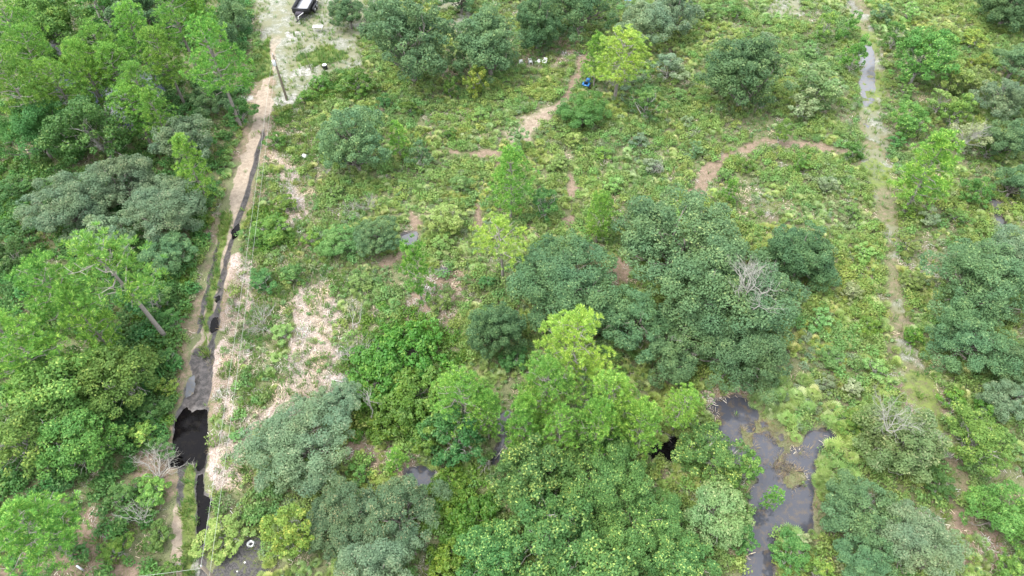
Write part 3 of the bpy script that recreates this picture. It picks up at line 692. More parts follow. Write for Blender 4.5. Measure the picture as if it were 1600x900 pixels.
# near pines and maples on the left
T('pineL', 78, 450, 150, 'pine', .85, 'pine_tree', 'dense round topped bright pine left of the crooked pine', GL)
T('pineO', 192, 425, 185, 'pine', .82, 'pine_tree', 'crooked open pine with a bare grey trunk leaning left', GL, rz=.1)
T('pineL', 20, 540, 150, 'pine', .8, 'pine_tree', 'pine with a thick pale trunk on the left edge', GL)
T('pineM', 140, 505, 90, 'pine', 1.2, 'pine_tree', 'smaller pine between the dense pine and the crooked pine', GL)
T('broadL', 185, 590, 135, 'maple', .8, 'broadleaf_tree', 'bright leafy maple nearest the black road pool', GL)
T('broadL', 95, 610, 150, 'maple', .8, 'broadleaf_tree', 'bright leafy maple in the middle of the near left wood', GL)
T('broadL', 40, 680, 150, 'maple', .8, 'broadleaf_tree', 'bright leafy maple on the left edge above the corner pine', GL)
T('broadL', 125, 690, 130, 'maple', .75, 'broadleaf_tree', 'bright leafy maple above the brown bare hollow', GL)
T('pineL', 45, 822, 165, 'pine', .72, 'pine_tree', 'bright tufted pine in the bottom left corner', GL)
T('broadM', 240, 470, 70, 'under', .7, 'broadleaf_tree', 'low leafy tree below the crooked pine trunk near the road', GL)
T('broadM', 15, 395, 60, 'under', .7, 'broadleaf_tree', 'low leafy tree on the left edge below the grey oaks', GL)
# --- top of the clearing
T('oakM', 545, 18, 62, 'oak', .95, 'live_oak', 'small dark oak right of the black trailer', GT)
T('dome', 640, 66, 166, 'oak', .85, 'live_oak', 'largest dark oak at the top, right of the grey sandy yard', GT)
T('oakM', 600, 25, 80, 'oak', .95, 'live_oak', 'oak filling the gap behind the largest top oak', GT)
T('dome', 765, 68, 118, 'oak', .95, 'live_oak', 'rounded oak behind the small yellow tree', GT)
T('dome', 840, 38, 82, 'oak_dark', 1, 'live_oak', 'oak behind the four white chairs', GT)
T('oakL', 910, 8, 120, 'oak_dark', .95, 'live_oak', 'dark mossy oak above the brown bare patch at the top', GT)
T('oakM', 720, -8, 70, 'oak', .9, 'live_oak', 'oak cut by the top edge above the gap between two oaks', GT)
T('oakM', 1000, 40, 95, 'oak_grey', 1, 'live_oak', 'pale blue green oak right behind the bright round pine', GT)
T('oakM', 1052, 15, 85, 'oak_grey', 1, 'live_oak', 'silvery mossy oak on the top edge right of the pale oak', GT)
T('pineL', 970, 82, 132, 'pine_yellow', .52, 'pine_tree', 'bright round topped pine above the blue machine', GT)
T('pineM', 932, 92, 50, 'pine', 1, 'pine_tree', 'small green pine at the left foot of the bright round pine', GT)
T('dome', 552, 222, 124, 'oak', .95, 'live_oak', 'rounded dark oak standing alone in the upper left of the clearing', GO)
T('dome', 1168, 116, 146, 'oak_dark', .82, 'live_oak', 'broad round oak standing alone in the upper right of the clearing', GO)
T('dome', 1582, 5, 100, 'oak_dark', .8, 'live_oak', 'very dark oak in the top right corner', GR)
T('broadM', 740, 128, 44, 'yellowleaf', 1.1, 'broadleaf_tree', 'small yellow tree with pale bare stems in front of the oaks', None)
T('broadS', 703, 135, 26, 'maple', 1.2, 'broadleaf_tree', 'slim green sapling left of the small yellow tree', None)
T('oakM', 910, 172, 96, 'under', .6, 'bush', 'wide green bush just below the blue machine', None)
T('broadM', 1010, 160, 75, 'under', .7, 'bush', 'green bush right of the wide bush by the blue machine', None)
T('broadM', 1045, 105, 60, 'greyshrub', .6, 'bush', 'grey green bush left of the lone upper right oak', None)
T('broadM', 1280, 132, 88, 'pale', .7, 'bush', 'large pale round bush right of the lone upper right oak', None)
T('broadS', 1255, 165, 50, 'greyshrub', .7, 'bush', 'low grey bush at the foot of the large pale bush', None)
# --- middle of the clearing
T('dome', 590, 372, 82, 'oak', .75, 'bush', 'round blue green bush left of the small middle puddle', None)
T('oakM', 530, 378, 72, 'shrub', .6, 'bush', 'yellow green bush touching the round blue green one', None)
T('pineS', 652, 428, 56, 'pine', 1.3, 'pine_tree', 'slim bright pine sapling between the two middle puddles', None)
T('pineS', 622, 222, 34, 'pine', 1, 'pine_tree', 'tiny pine sapling right of the lone upper left oak', None)
T('broadS', 655, 243, 40, 'oak', .9, 'bush', 'small blue green bush at the left end of the red trail', None)
T('pineM', 798, 285, 82, 'pine', .95, 'pine_tree', 'dense young pine below the red trail junction', None)
T('broadM', 852, 318, 66, 'under', .85, 'broadleaf_tree', 'dark green small tree right of the dense young pine', None)
T('broadS', 806, 215, 38, 'pale', .95, 'bush', 'small pale bush in the sandy end of the red trail', None)
T('pineO', 785, 375, 118, 'pine_yellow', .7, 'pine_tree', 'thin yellow green pine with a long bare trunk', None)
T('pineM', 937, 338, 68, 'pine', .85, 'pine_tree', 'small pine standing above the reddish puddle hollow', None)
T('oakL', 882, 438, 172, 'oak', .72, 'live_oak', 'wide dark oak between the thin pine and the red hollow', GO)
T('dome', 772, 512, 98, 'oak_dark', 1.05, 'live_oak', 'dark upright oak left of the tall yellow pine', GO)
T('oakM', 920, 480, 90, 'oak', .8, 'live_oak', 'dark oak right behind the tall yellow pine', GO)
T('oakL', 1068, 388, 225, 'oak', .78, 'live_oak', 'huge dark oak, rearmost of the central oak group', GO)
T('oakL', 1135, 462, 225, 'oak', .78, 'live_oak', 'huge dark oak with dead grey branches on its right', GO)
T('dome', 1252, 400, 128, 'oak_dark', .72, 'live_oak', 'rounded dark oak at the right end of the central group', GO)
T('oakM', 988, 505, 125, 'oak', .85, 'live_oak', 'dark oak between the yellow pine and the huge oaks', GO)
T('oakL', 1145, 545, 175, 'oak_dark', .75, 'live_oak', 'dark oak over the black shore of the pond', GO)
T('oakM', 1020, 345, 85, 'oak', .85, 'live_oak', 'dark oak at the upper left shoulder of the central group', GO)
T('oakM', 1052, 555, 115, 'oak_dark', .7, 'live_oak', 'low dark oak behind the pine beside the pond', GO)
# --- pines above the central pool
T('pineL', 893, 530, 150, 'pine_yellow', .8, 'pine_tree', 'tallest pine in the middle, bright yellow green', GP)
T('pineL', 855, 605, 132, 'pine', .8, 'pine_tree', 'pine directly below the tall yellow pine', GP)
T('pineL', 958, 618, 122, 'pine', .82, 'pine_tree', 'bright pine to the lower right of the tall yellow pine', GP)
T('pineM', 820, 662, 82, 'pine', 1.05, 'pine_tree', 'small bright pine over the left end of the central pool', GP)
T('pineM', 935, 668, 92, 'pine', 1, 'pine_tree', 'bright pine in front of the group above the big bay tree', GP)
T('pineL', 1066, 630, 88, 'pine', .85, 'pine_tree', 'single bright pine on the left shore of the pond', GP)
T('pineL', 722, 612, 120, 'pine', .82, 'pine_tree', 'soft green pine right of the bright vine thicket', GP)
T('broadM', 715, 680, 95, 'under', .8, 'broadleaf_tree', 'leafy tree under the soft green pine', None)
T('broadS', 665, 690, 50, 'vine', .8, 'bush', 'bright bush at the lower edge of the vine thicket', None)
# --- bottom
T('oakL', 468, 690, 158, 'oak_grey', .72, 'live_oak', 'wide grey green oak right of the straw covered ground', None)
T('oakM', 530, 625, 85, 'oak_grey', .9, 'live_oak', 'small grey oak behind the wide grey green oak', None)
T('oakL', 622, 808, 145, 'oak_tan', .75, 'live_oak', 'oak with tan new leaves, right one of the bottom pair', None)
T('oakL', 535, 812, 125, 'oak_tan', .72, 'live_oak', 'oak with tan new leaves, left one of the bottom pair', None)
T('oakL', 590, 905, 165, 'oak_grey', .7, 'live_oak', 'silvery oak cut by the bottom edge below the tan oaks', None)
T('broadM', 452, 838, 92, 'yellowleaf', .9, 'broadleaf_tree', 'yellow green small tree left of the tan tipped oaks', None, bark='palebark')
T('broadL', 835, 740, 130, 'bay', .82, 'broadleaf_tree', 'dense bay tree, upper left of the big bottom clump', 'bay trees at the bottom')
T('oakL', 935, 752, 148, 'bay', .85, 'broadleaf_tree', 'dense bay tree below the pool, rear of the big bottom clump', 'bay trees at the bottom')
T('broadL', 862, 838, 158, 'bay', .8, 'broadleaf_tree', 'yellow flecked bay tree in front left of the bottom clump', 'bay trees at the bottom')
T('oakL', 1002, 828, 155, 'bay', .8, 'broadleaf_tree', 'yellow flecked bay tree in front right of the bottom clump', 'bay trees at the bottom')
T('broadL', 922, 905, 160, 'bay', .75, 'broadleaf_tree', 'bay tree cut by the bottom edge in the middle', 'bay trees at the bottom')
T('broadL', 775, 865, 110, 'bay', .75, 'broadleaf_tree', 'paler bay tree at the left side of the bottom clump', 'bay trees at the bottom')
T('broadL', 1118, 714, 112, 'bay', .75, 'broadleaf_tree', 'leafy tree leaning over the left shore of the pond', GB)
T('broadM', 1162, 738, 68, 'maple', 1, 'broadleaf_tree', 'bright small tree at the narrow left side of the pond', GB)
T('broadL', 1125, 805, 115, 'pale', .75, 'broadleaf_tree', 'yellowish leafy tree right of the big bottom clump', GB)
T('pineS', 1208, 778, 30, 'pine', 1.2, 'pine_tree', 'small pine top standing over the pond water', GB)
T('broadM', 1160, 840, 50, 'under', .8, 'bush', 'dark bush at the bottom of the pond left shore', GB)
T('broadL', 1415, 690, 125, 'pale', .72, 'broadleaf_tree', 'pale leafy tree with bare whitish twigs on top', GB)
T('oakM', 1345, 795, 120, 'oak', .85, 'broadleaf_tree', 'dark leafy tree on the right shore of the pond', GB)
T('oakL', 1432, 852, 145, 'oak_grey', .75, 'broadleaf_tree', 'large blue green tree cut by the bottom edge', GB)
T('oakM', 1350, 870, 100, 'oak', .8, 'broadleaf_tree', 'dark tree between the pond tree and the large blue green tree', GB)
T('broadL', 1530, 690, 105, 'maple', .78, 'broadleaf_tree', 'bright green round tree right of the pale twiggy tree', GB)
T('oakM', 1565, 805, 125, 'maple', .75, 'broadleaf_tree', 'green round tree right of the brown hollow at the bottom right', GB)
T('broadM', 1585, 890, 70, 'maple', .8, 'bush', 'bright bush in the bottom right corner', GB)
T('broadS', 1280, 895, 46, 'yellowleaf', .9, 'bush', 'bright yellow green bush on the bottom edge by the pond', GB)
# --- right side
T('broadM', 1290, 42, 44, 'maple', .95, 'broadleaf_tree', 'slim bright tree near the top left of the right track', GR)
T('broadM', 1336, 88, 42, 'maple', 1.25, 'broadleaf_tree', 'tall slim bright tree beside the silvery track puddle', GR)
T('broadS', 1328, 40, 30, 'maple', 1.2, 'broadleaf_tree', 'slim bright sapling on the left edge of the track at the top', GR)
T('broadL', 1445, 85, 105, 'maple', .85, 'broadleaf_tree', 'bright large tree right of the silvery track puddle', GR)
T('broadM', 1490, 120, 60, 'shrub', .8, 'bush', 'bush right of the bright large trackside tree', GR)
T('oakM', 1590, 95, 75, 'oak', .9, 'live_oak', 'blue green oak on the right edge, second from the top', GR)
T('oakM', 1568, 150, 80, 'oak_grey', 1, 'live_oak', 'grey blue oak on the right edge above the twiggy tree', GR)
T('oakM', 1580, 215, 85, 'oak', 1, 'live_oak', 'dark blue oak right of the grey twiggy tree', GR)
T('broadM', 1512, 215, 66, 'greyshrub', .8, 'broadleaf_tree', 'half bare tree with whitish twigs near the right edge', GR)
T('pineM', 1450, 268, 106, 'pine', .8, 'pine_tree', 'dense bright round pine beside the right track', GR)
T('oakM', 1588, 285, 78, 'oak', .85, 'live_oak', 'dark oak on the right edge beside the small pool', GR)
T('broadM', 1530, 300, 50, 'under', .7, 'bush', 'dark low bush right of the dense round pine', GR)
T('broadM', 1425, 190, 62, 'maple', .75, 'bush', 'bright bush right of the brown part of the track', GR)
T('broadM', 1470, 160, 54, 'shrub', .7, 'bush', 'bush below the bright large trackside tree', GR)
T('oakL', 1532, 440, 165, 'oak', .85, 'live_oak', 'huge blue green oak, leftmost of the right edge group', GR)
T('oakL', 1595, 410, 120, 'oak_grey', .85, 'live_oak', 'paler oak behind the huge blue green oak on the right edge', GR)
T('oakL', 1520, 530, 140, 'oak', .8, 'live_oak', 'dark oak directly below the huge blue green oak', GR)
T('oakM', 1590, 560, 100, 'oak', .85, 'live_oak', 'dark oak on the right edge, low in its group', GR)
T('oakM', 1580, 625, 85, 'oak_grey', .8, 'live_oak', 'small blue green oak lowest in the right edge group', GR)
T('broadS', 1428, 527, 34, 'vine', .6, 'bush', 'small round bright bush alone on the brown track', None)
T('broadS', 1490, 625, 42, 'vine', .6, 'bush', 'round bright bush below the end of the track', None)
T('broadM', 1545, 235, 40, 'under', .7, 'bush', 'dark bush between the twiggy tree and the dark blue oak', GR)
T('broadS', 1333, 235, 34, 'maple', .8, 'bush', 'small green bush left of the track where the red trail meets it', None)
T('broadS', 1222, 207, 28, 'maple', 1.1, 'bush', 'small bright bush standing in the curved red trail', None)
T('broadM', 700, 340, 62, 'shrub', .6, 'bush', 'green bush left of the long bare pine trunk', None)
T('broadM', 490, 375, 40, 'vine', .55, 'bush', 'bright low bush left of the yellow green bush', None)
T('broadM', 560, 130, 60, 'vine', .5, 'bush', 'bright low bush under the left side of the largest top oak', None)
T('broadM', 425, 360, 66, 'vine', .42, 'bush', 'wide bright bush beside the power lines', None)
T('broadM', 410, 440, 58, 'under', .5, 'bush', 'darker bush beside the power lines below the wide bright one', None)
T('broadS', 440, 520, 36, 'shrub', .5, 'bush', 'small round bush on the straw ground', None)
T('broadS', 372, 680, 26, 'shrub', .5, 'bush', 'smallest bush on the pink straw bank', None)
T('broadM', 350, 835, 82, 'shrub', .38, 'bush', 'yellow green bush under the wires at the bottom', None)
# vine mounds
T('mound', 640, 545, 125, 'vine', .95, 'thicket', 'bright green vine mound, top of the central thicket', 'vine mounds')
T('mound', 590, 590, 110, 'vine', .95, 'thicket', 'bright green vine mound, left side of the central thicket', 'vine mounds')
T('mound', 655, 615, 120, 'vine', .95, 'thicket', 'bright green vine mound, right side of the central thicket', 'vine mounds')
T('mound', 610, 655, 100, 'vine', .95, 'thicket', 'bright green vine mound, lowest of the central thicket', 'vine mounds')
T('mound', 705, 765, 85, 'vine', .95, 'thicket', 'dark green vine mound right of the tan tipped oaks', 'vine mounds')
T('mound', 740, 815, 100, 'vine', .95, 'thicket', 'dark green vine mound left of the bottom bay trees', 'vine mounds')
T('mound', 720, 880, 100, 'vine', .95, 'thicket', 'dark green vine mound cut by the bottom edge', 'vine mounds')

# saplings and bushes scattered over the open scrub, each a plant of its own
SC = [  # px, py, w, class, colour, where
 (1060,150,26,'broadS','shrub','above the pale fallen branch'),(1075,190,24,'broadS','greyshrub','left of the lone upper right oak'),
 (1085,235,30,'broadS','oak','left of the curved red trail'),(1130,275,26,'broadS','shrub','inside the curve of the red trail'),
 (1165,260,28,'broadS','vine','just below the curved red trail'),(1140,300,26,'pineS','pine','below the curved red trail'),
 (1250,255,36,'broadS','vine','right part of the scrub below the red trail'),(1295,290,34,'broadS','greyshrub','left of the wet track'),
 (1330,330,32,'broadS','shrub','left of the wet track, lower one'),(1350,395,34,'broadS','shrub','between the end oak and the track'),
 (1330,460,38,'broadS','greyshrub','right of the end oak'),(1360,510,34,'broadS','vine','left of the lone round track bush'),
 (1280,500,40,'broadS','shrub','below the end oak'),(1300,560,44,'broadM','shrub','above the palmettos of the pond'),
 (1370,580,50,'broadM','shrub','left of the track end'),(1330,610,36,'broadS','greyshrub','near the pale gap above the pond'),
 (1330,660,44,'broadM','yellowleaf','right of the pond beside the palmettos'),(1290,600,34,'broadS','greyshrub','top right of the pond'),
 (1415,140,30,'broadS','shrub','right bank of the track puddle'),(1400,220,30,'broadS','under','right bank of the brown track'),
 (1425,330,36,'broadS','vine','below the dense round pine'),(1420,385,36,'broadS','shrub','right bank of the track in the middle'),
 (1425,440,40,'broadM','shrub','left of the huge blue green oak'),(1450,340,36,'broadS','greyshrub','above the huge blue green oak'),
 (1500,340,40,'broadM','under','behind the huge blue green oak'),(1380,20,36,'broadS','oak','right of the track at the top'),
 (1420,20,34,'broadS','shrub','right of the track near the top edge'),(1480,50,36,'broadS','shrub','behind the bright large trackside tree'),
 (1520,60,40,'broadS','yellowleaf','below the top right corner oak'),(1530,100,40,'broadM','yellowleaf','left of the right edge oaks'),
 (1260,80,30,'broadS','shrub','behind the large pale bush'),(1110,20,36,'broadS','shrub','by the top edge right of the mossy oak'),
 (1150,20,30,'broadS','vine','by the top edge above the lone oak'),(1200,60,26,'broadS','greyshrub','right of the pale sand on the top edge'),
 (900,220,32,'broadS','shrub','below the wide bush'),(940,240,30,'broadS','yellowleaf','in the yellow scrub below the wide bush'),
 (870,255,30,'broadS','shrub','between the two red trails'),(960,290,32,'broadS','shrub','above the small pine of the hollow'),
 (1000,220,30,'broadS','greyshrub','in the scrub left of the fallen branches'),(1020,260,34,'broadS','greyshrub','above the dark shoulder oak'),
 (700,210,28,'broadS','vine','above the left part of the red trail'),(750,180,28,'broadS','shrub','in the scrub below the yellow tree'),
 (640,170,32,'broadS','vine','below the largest top oak'),(600,160,30,'broadS','under','left of the scrub below the largest top oak'),
 (500,130,34,'broadS','vine','right of the power pole'),(480,150,30,'broadS','vine','right beside the power pole'),
 (720,290,36,'broadS','shrub','left of the dense young pine'),(690,380,36,'broadS','shrub','above the second puddle'),
 (760,440,30,'broadS','under','left of the bare pine trunk foot'),(460,430,40,'broadS','under','above the straw covered ground'),
 (560,440,36,'broadS','shrub','below the round blue green bush'),(520,300,32,'broadS','shrub','below the lone upper left oak'),
 (445,320,36,'broadS','vine','right of the wires above the wide bush'),(430,220,34,'broadS','vine','right of the wires in the grass'),
 (240,640,50,'broadM','under','left bank above the black pool'),(262,610,36,'broadS','yellowleaf','left bank touching the road'),
 (225,680,46,'broadS','yellowleaf','above the grey brush heap'),(195,770,60,'broadM','under','left of the brush heap'),
 (180,860,50,'broadM','vine','bottom left by the brown hollow'),(245,840,50,'broadM','under','left of the sandy rut'),
 (270,885,36,'broadS','vine','at the bottom left of the sandy rut'),(265,560,46,'broadM','under','left roadside in the middle'),
 (270,500,44,'broadM','under','left roadside below the dark oak'),(30,290,60,'broadM','under','left edge above the grey oaks'),
 (310,320,34,'broadS','vine','roadside below the young pine'),(1245,850,46,'broadM','greyshrub','bottom shore of the pond'),
 (1470,760,50,'broadM','under','below the pale twiggy tree'),(1540,640,40,'broadS','vine','right edge below the oaks'),
 (620,720,34,'pineS','pine','above the tan tipped oaks'),(560,740,40,'broadS','under','between the wide grey oak and the tan oaks'),
 (800,560,50,'broadM','under','left of the tall yellow pine'),(690,470,46,'broadM','shrub','above the central thicket'),
]
WORD = dict(shrub='yellow green', greyshrub='grey green', oak='blue green', vine='bright green', yellowleaf='pale yellow green', under='dark green', pine='tufted')
for (a, b, w_, c, m_, wh) in SC:
    nm = 'pine_tree' if c == 'pineS' else 'shrub'
    size = 'small' if w_ < 36 else 'medium'
    T(c, a, b, w_, m_, .55 if c != 'pineS' else 1, nm, f'{size} {WORD[m_]} ' + ('pine sapling ' if c == 'pineS' else 'shrub ') + wh, 'shrubs of the open scrub')

# dead and bare-branched wood
def snag(px, py, h, label, name, cat, seed, n0=3, spread=.5, mat='palebark', z=0, R=.09, tilt=(0, 0), depth=3):
    x, y, t = at(px, py, z + h * .5)
    o = branch_tree(seed, h, n0, spread, R, depth).build(name, M[mat])
    o.location = (x, y, gz(x, y) + z); o.rotation_euler = (tilt[0], tilt[1], seed * 1.3)
    return tag(o, label, cat, 'dead branches')
snag(1172, 452, 5.5, 'dead grey tree with pale forked branches on the right of the huge oaks', 'dead_tree', 'dead tree', 1, 8, .6, z=5.0, R=.075, tilt=(.3, .45), mat='bleached')
snag(1195, 440, 3.5, 'small dead top behind the dead grey tree', 'dead_tree', 'dead tree', 2, 6, .5, z=4.6, R=.05, tilt=(-.2, .5), mat='bleached')
snag(1062, 535, 3.2, 'dead brown branches hanging between the dark oaks', 'dead_tree', 'dead tree', 3, 4, .6, z=1.5, R=.06)
snag(1400, 655, 3.5, 'whitish twigs sticking out of the pale leafy tree', 'bare_branches', 'branches', 4, 8, .55, z=4.4, R=.035, mat='bleached')
snag(1515, 205, 3.6, 'whitish bare twigs in the half bare tree', 'bare_branches', 'branches', 5, 9, .5, z=2.4, R=.045, mat='bleached')
snag(580, 640, 4.2, 'fallen grey branch fork on the vine thicket edge', 'fallen_branch', 'fallen branch', 6, 2, .5, R=.10, tilt=(.5, .9), mat='bleached')
snag(560, 560, 3.2, 'heap of dead stems left of the vine thicket', 'brush_heap', 'brush heap', 7, 7, .8, R=.04, tilt=(.4, .6))
snag(548, 500, 3.0, 'thin dead stems standing on the straw ground', 'brush_heap', 'brush heap', 8, 3, .3, R=.045, tilt=(.2, -.7))
snag(405, 500, 2.6, 'pale grey dead shrub beside the power lines', 'dead_shrub', 'dead shrub', 9, 9, .4, R=.04)
snag(770, 705, 3.0, 'whitish dead stems beside the left pool water', 'dead_tree', 'dead tree', 10, 3, .3, R=.06)
snag(235, 735, 3.2, 'large grey brush heap beside the sandy rut', 'brush_heap', 'brush heap', 11, 9, .8, R=.05, tilt=(.3, .8))
snag(215, 810, 3.0, 'small grey brush heap below the large one', 'brush_heap', 'brush heap', 12, 6, .5, R=.045, tilt=(.8, .1))
snag(200, 690, 3.0, 'fallen pale trunk on the left bank above the brush heap', 'fallen_branch', 'fallen branch', 13, 2, .25, R=.10, tilt=(.2, -1.1), depth=2)
snag(575, 318, 2.0, 'pale grey twiggy shrub above the round blue green bush', 'dead_shrub', 'dead shrub', 14, 8, .5, R=.03)
snag(548, 325, 2.0, 'pale grey twiggy shrub left of its taller twin', 'dead_shrub', 'dead shrub', 15, 8, .5, R=.03)
snag(508, 268, 2.2, 'pile of bleached sticks left of the lone dark oak', 'brush_heap', 'brush heap', 16, 4, .5, R=.045, tilt=(.6, .8))
snag(1035, 262, 2.2, 'bleached fallen branches in the scrub above the shoulder oak', 'brush_heap', 'brush heap', 17, 6, .8, R=.04, tilt=(.3, 1.0))
snag(1085, 200, 2.0, 'bleached branch lying left of the lone upper right oak', 'brush_heap', 'brush heap', 18, 5, .8, R=.04, tilt=(.3, 1.1))
snag(1120, 480, 3.0, 'bare grey fork showing through the huge oak', 'bare_branches', 'branches', 19, 3, .5, z=3.5, R=.06)
snag(960, 118, 3.2, 'grey bare twigs under the bright round pine', 'bare_branches', 'branches', 20, 6, .6, z=.5, R=.05)

T('pineL', 180, 105, 95, 'pine', .8, 'pine_tree', 'pine standing in the flooded wood between its two nearer pines', GL)
T('pineL', 120, 92, 85, 'pine', .8, 'pine_tree', 'slim pine in front of the dark hollow at the top left', GL)
T('pineL', 45, 85, 100, 'pine', .85, 'pine_tree', 'pine behind the dark leafy tree with yellowish leaves', GL)

T('pineL', 872, 668, 100, 'pine', .8, 'pine_tree', 'bright pine right behind the front left bay tree', GP)
T('pineM', 1000, 668, 80, 'pine', 1.1, 'pine_tree', 'bright pine left of the black central pool', GP)
T('pineM', 762, 648, 70, 'pine', 1.1, 'pine_tree', 'small pine left of the left pool water', GP)

T('broadM', 1238, 868, 62, 'under', .7, 'bush', 'leafy bush at the lower right end of the pond', GB)
T('broadM', 235, 770, 60, 'maple', .5, 'bush', 'low green bush between the two grey brush heaps', GL)
T('broadM', 255, 700, 50, 'under', .5, 'bush', 'low dark bush at the left edge of the black pool', GL)
T('broadL', 1060, 880, 110, 'bay', .7, 'broadleaf_tree', 'bay tree on the bottom edge right of the middle one', 'bay trees at the bottom')

T('pineL', 205, 165, 90, 'pine', .75, 'pine_tree', 'pine at the nearest corner of the flooded wood, left of the young pine', GL)
T('pineM', 140, 120, 70, 'pine', 1.2, 'pine_tree', 'small pine in the left part of the flooded wood', GL)

T('broadM', 1495, 175, 56, 'maple', .8, 'broadleaf_tree', 'bright small tree above the half bare twiggy tree', GR)
T('broadM', 1530, 130, 50, 'shrub', .8, 'bush', 'yellow green bush left of the grey blue edge oak', GR)
T('broadM', 1400, 55, 48, 'maple', .9, 'broadleaf_tree', 'small bright tree left of the bright large trackside tree', GR)

# ------------------------------------------------------------------ uncountable ground cover: placed points, instanced by geometry nodes
def leafblob(seed, R, Hh, n, leaf, clumps=7):
    r = np.random.default_rng(seed); P = []; N = []; ti = []; tp = []
    for k in range(clumps):
        a = r.random() * 2 * pi; q = np.array([cos(a), sin(a), 0]) * R * .6 * r.random() ** .5 + [0, 0, Hh * (.35 + .35 * r.random())]
        m = n // clumps; e = rdir(r, m); e[:, 2] = np.abs(e[:, 2]) * .9 + .05 * r.normal(size=m)
        P.append(q + e * np.array([R * .45, R * .45, Hh * .45]) * (.6 + .5 * r.random((m, 1)))); N.append(unit(e + rdir(r, m) * .9 + [0, 0, .4]))
        ti.append(np.clip(.5 * r.random() + .5 * r.random(m), 0, 1)); tp.append((r.random(m) < .10) * r.random(m))
    P = np.concatenate(P); P[:, 2] = np.maximum(P[:, 2], .02)
    V, Q = leaf_quads(P, np.concatenate(N), leaf, r)
    return V, Q, np.concatenate(ti), np.concatenate(tp)

def palmetto_geo(seed, nf=11, R=.75, blades=11):
    r = np.random.default_rng(seed); V = []; ti = []; tp = []
    for k in range(nf):
        az = k * 2.4 + r.random() * .6; el = r.uniform(.15, 1.45); L = R * r.uniform(.12, .75)
        d = np.array([cos(az) * cos(el), sin(az) * cos(el), sin(el)]); c = d * L + [0, 0, .1]
        side = unit(np.cross(d, [0, 0, 1.])); up = np.cross(side, d); fdir = unit(d + up * r.uniform(-.5, .3))
        pl = unit(np.cross(side, fdir)); rad = .50 * r.uniform(.8, 1.2); dead = r.random() < .07; tb = r.random()
        for j in range(blades):
            th = (j / (blades - 1) - .5) * 3.7
            b = fdir * cos(th) + side * sin(th); s = fdir * -sin(th) + side * cos(th); wv = s * .03
            dr = np.array([0, 0, -.10 * r.random()])
            V += [c, c + b * rad * .6 + wv, c + b * rad + dr, c + b * rad * .6 - wv]
            ti.append(np.clip(.6 * tb + .4 * r.random(), 0, 1)); tp.append(.9 if dead else float(r.random() < .12) * .5)
    V = np.array(V); return V, np.arange(len(V)).reshape(-1, 4), np.array(ti), np.array(tp)

def grass_geo(seed, n=22, R=.35, H_=.38, wdt=.018):
    r = np.random.default_rng(seed); V = []
    for k in range(n):
        a = r.random() * 2 * pi; b = np.array([cos(a), sin(a), 0]); p = b * R * r.random() * .7; ln = b * r.uniform(.1, .6) * R; h = H_ * r.uniform(.5, 1.1)
        s = np.array([-b[1], b[0], 0]) * wdt
        V += [p - s, p + s, p + ln + [0, 0, h] + s * .2, p + ln + [0, 0, h] - s * .2]
    n_ = len(V) // 4; return np.array(V), np.arange(len(V)).reshape(-1, 4), r.random(n_), (r.random(n_) < .15) * r.random(n_)

def litter_geo(seed, n=16, R=.6):
    r = np.random.default_rng(seed); V = []
    for k in range(n):
        a = r.random() * 2 * pi; b = np.array([cos(a), sin(a), r.normal() * .12]); p = r.normal(size=3) * [R * .5, R * .5, .05] + [0, 0, .08]; l = b * r.uniform(.2, .7) * R
        s = np.array([-b[1], b[0], .3]) * r.uniform(.01, .03)
        V += [p - s, p + s, p + l + s * .6, p + l - s * .6]
    n_ = len(V) // 4; return np.array(V), np.arange(len(V)).reshape(-1, 4), r.random(n_), (r.random(n_) < .3) * 1.0

def proto(name, geo, mat):
    V, Q, ti, tp = geo
    me = mesh_np(name, V, [Q], [mat], {'tint': ('FACE', ti), 'tip': ('FACE', tp)})
    return me

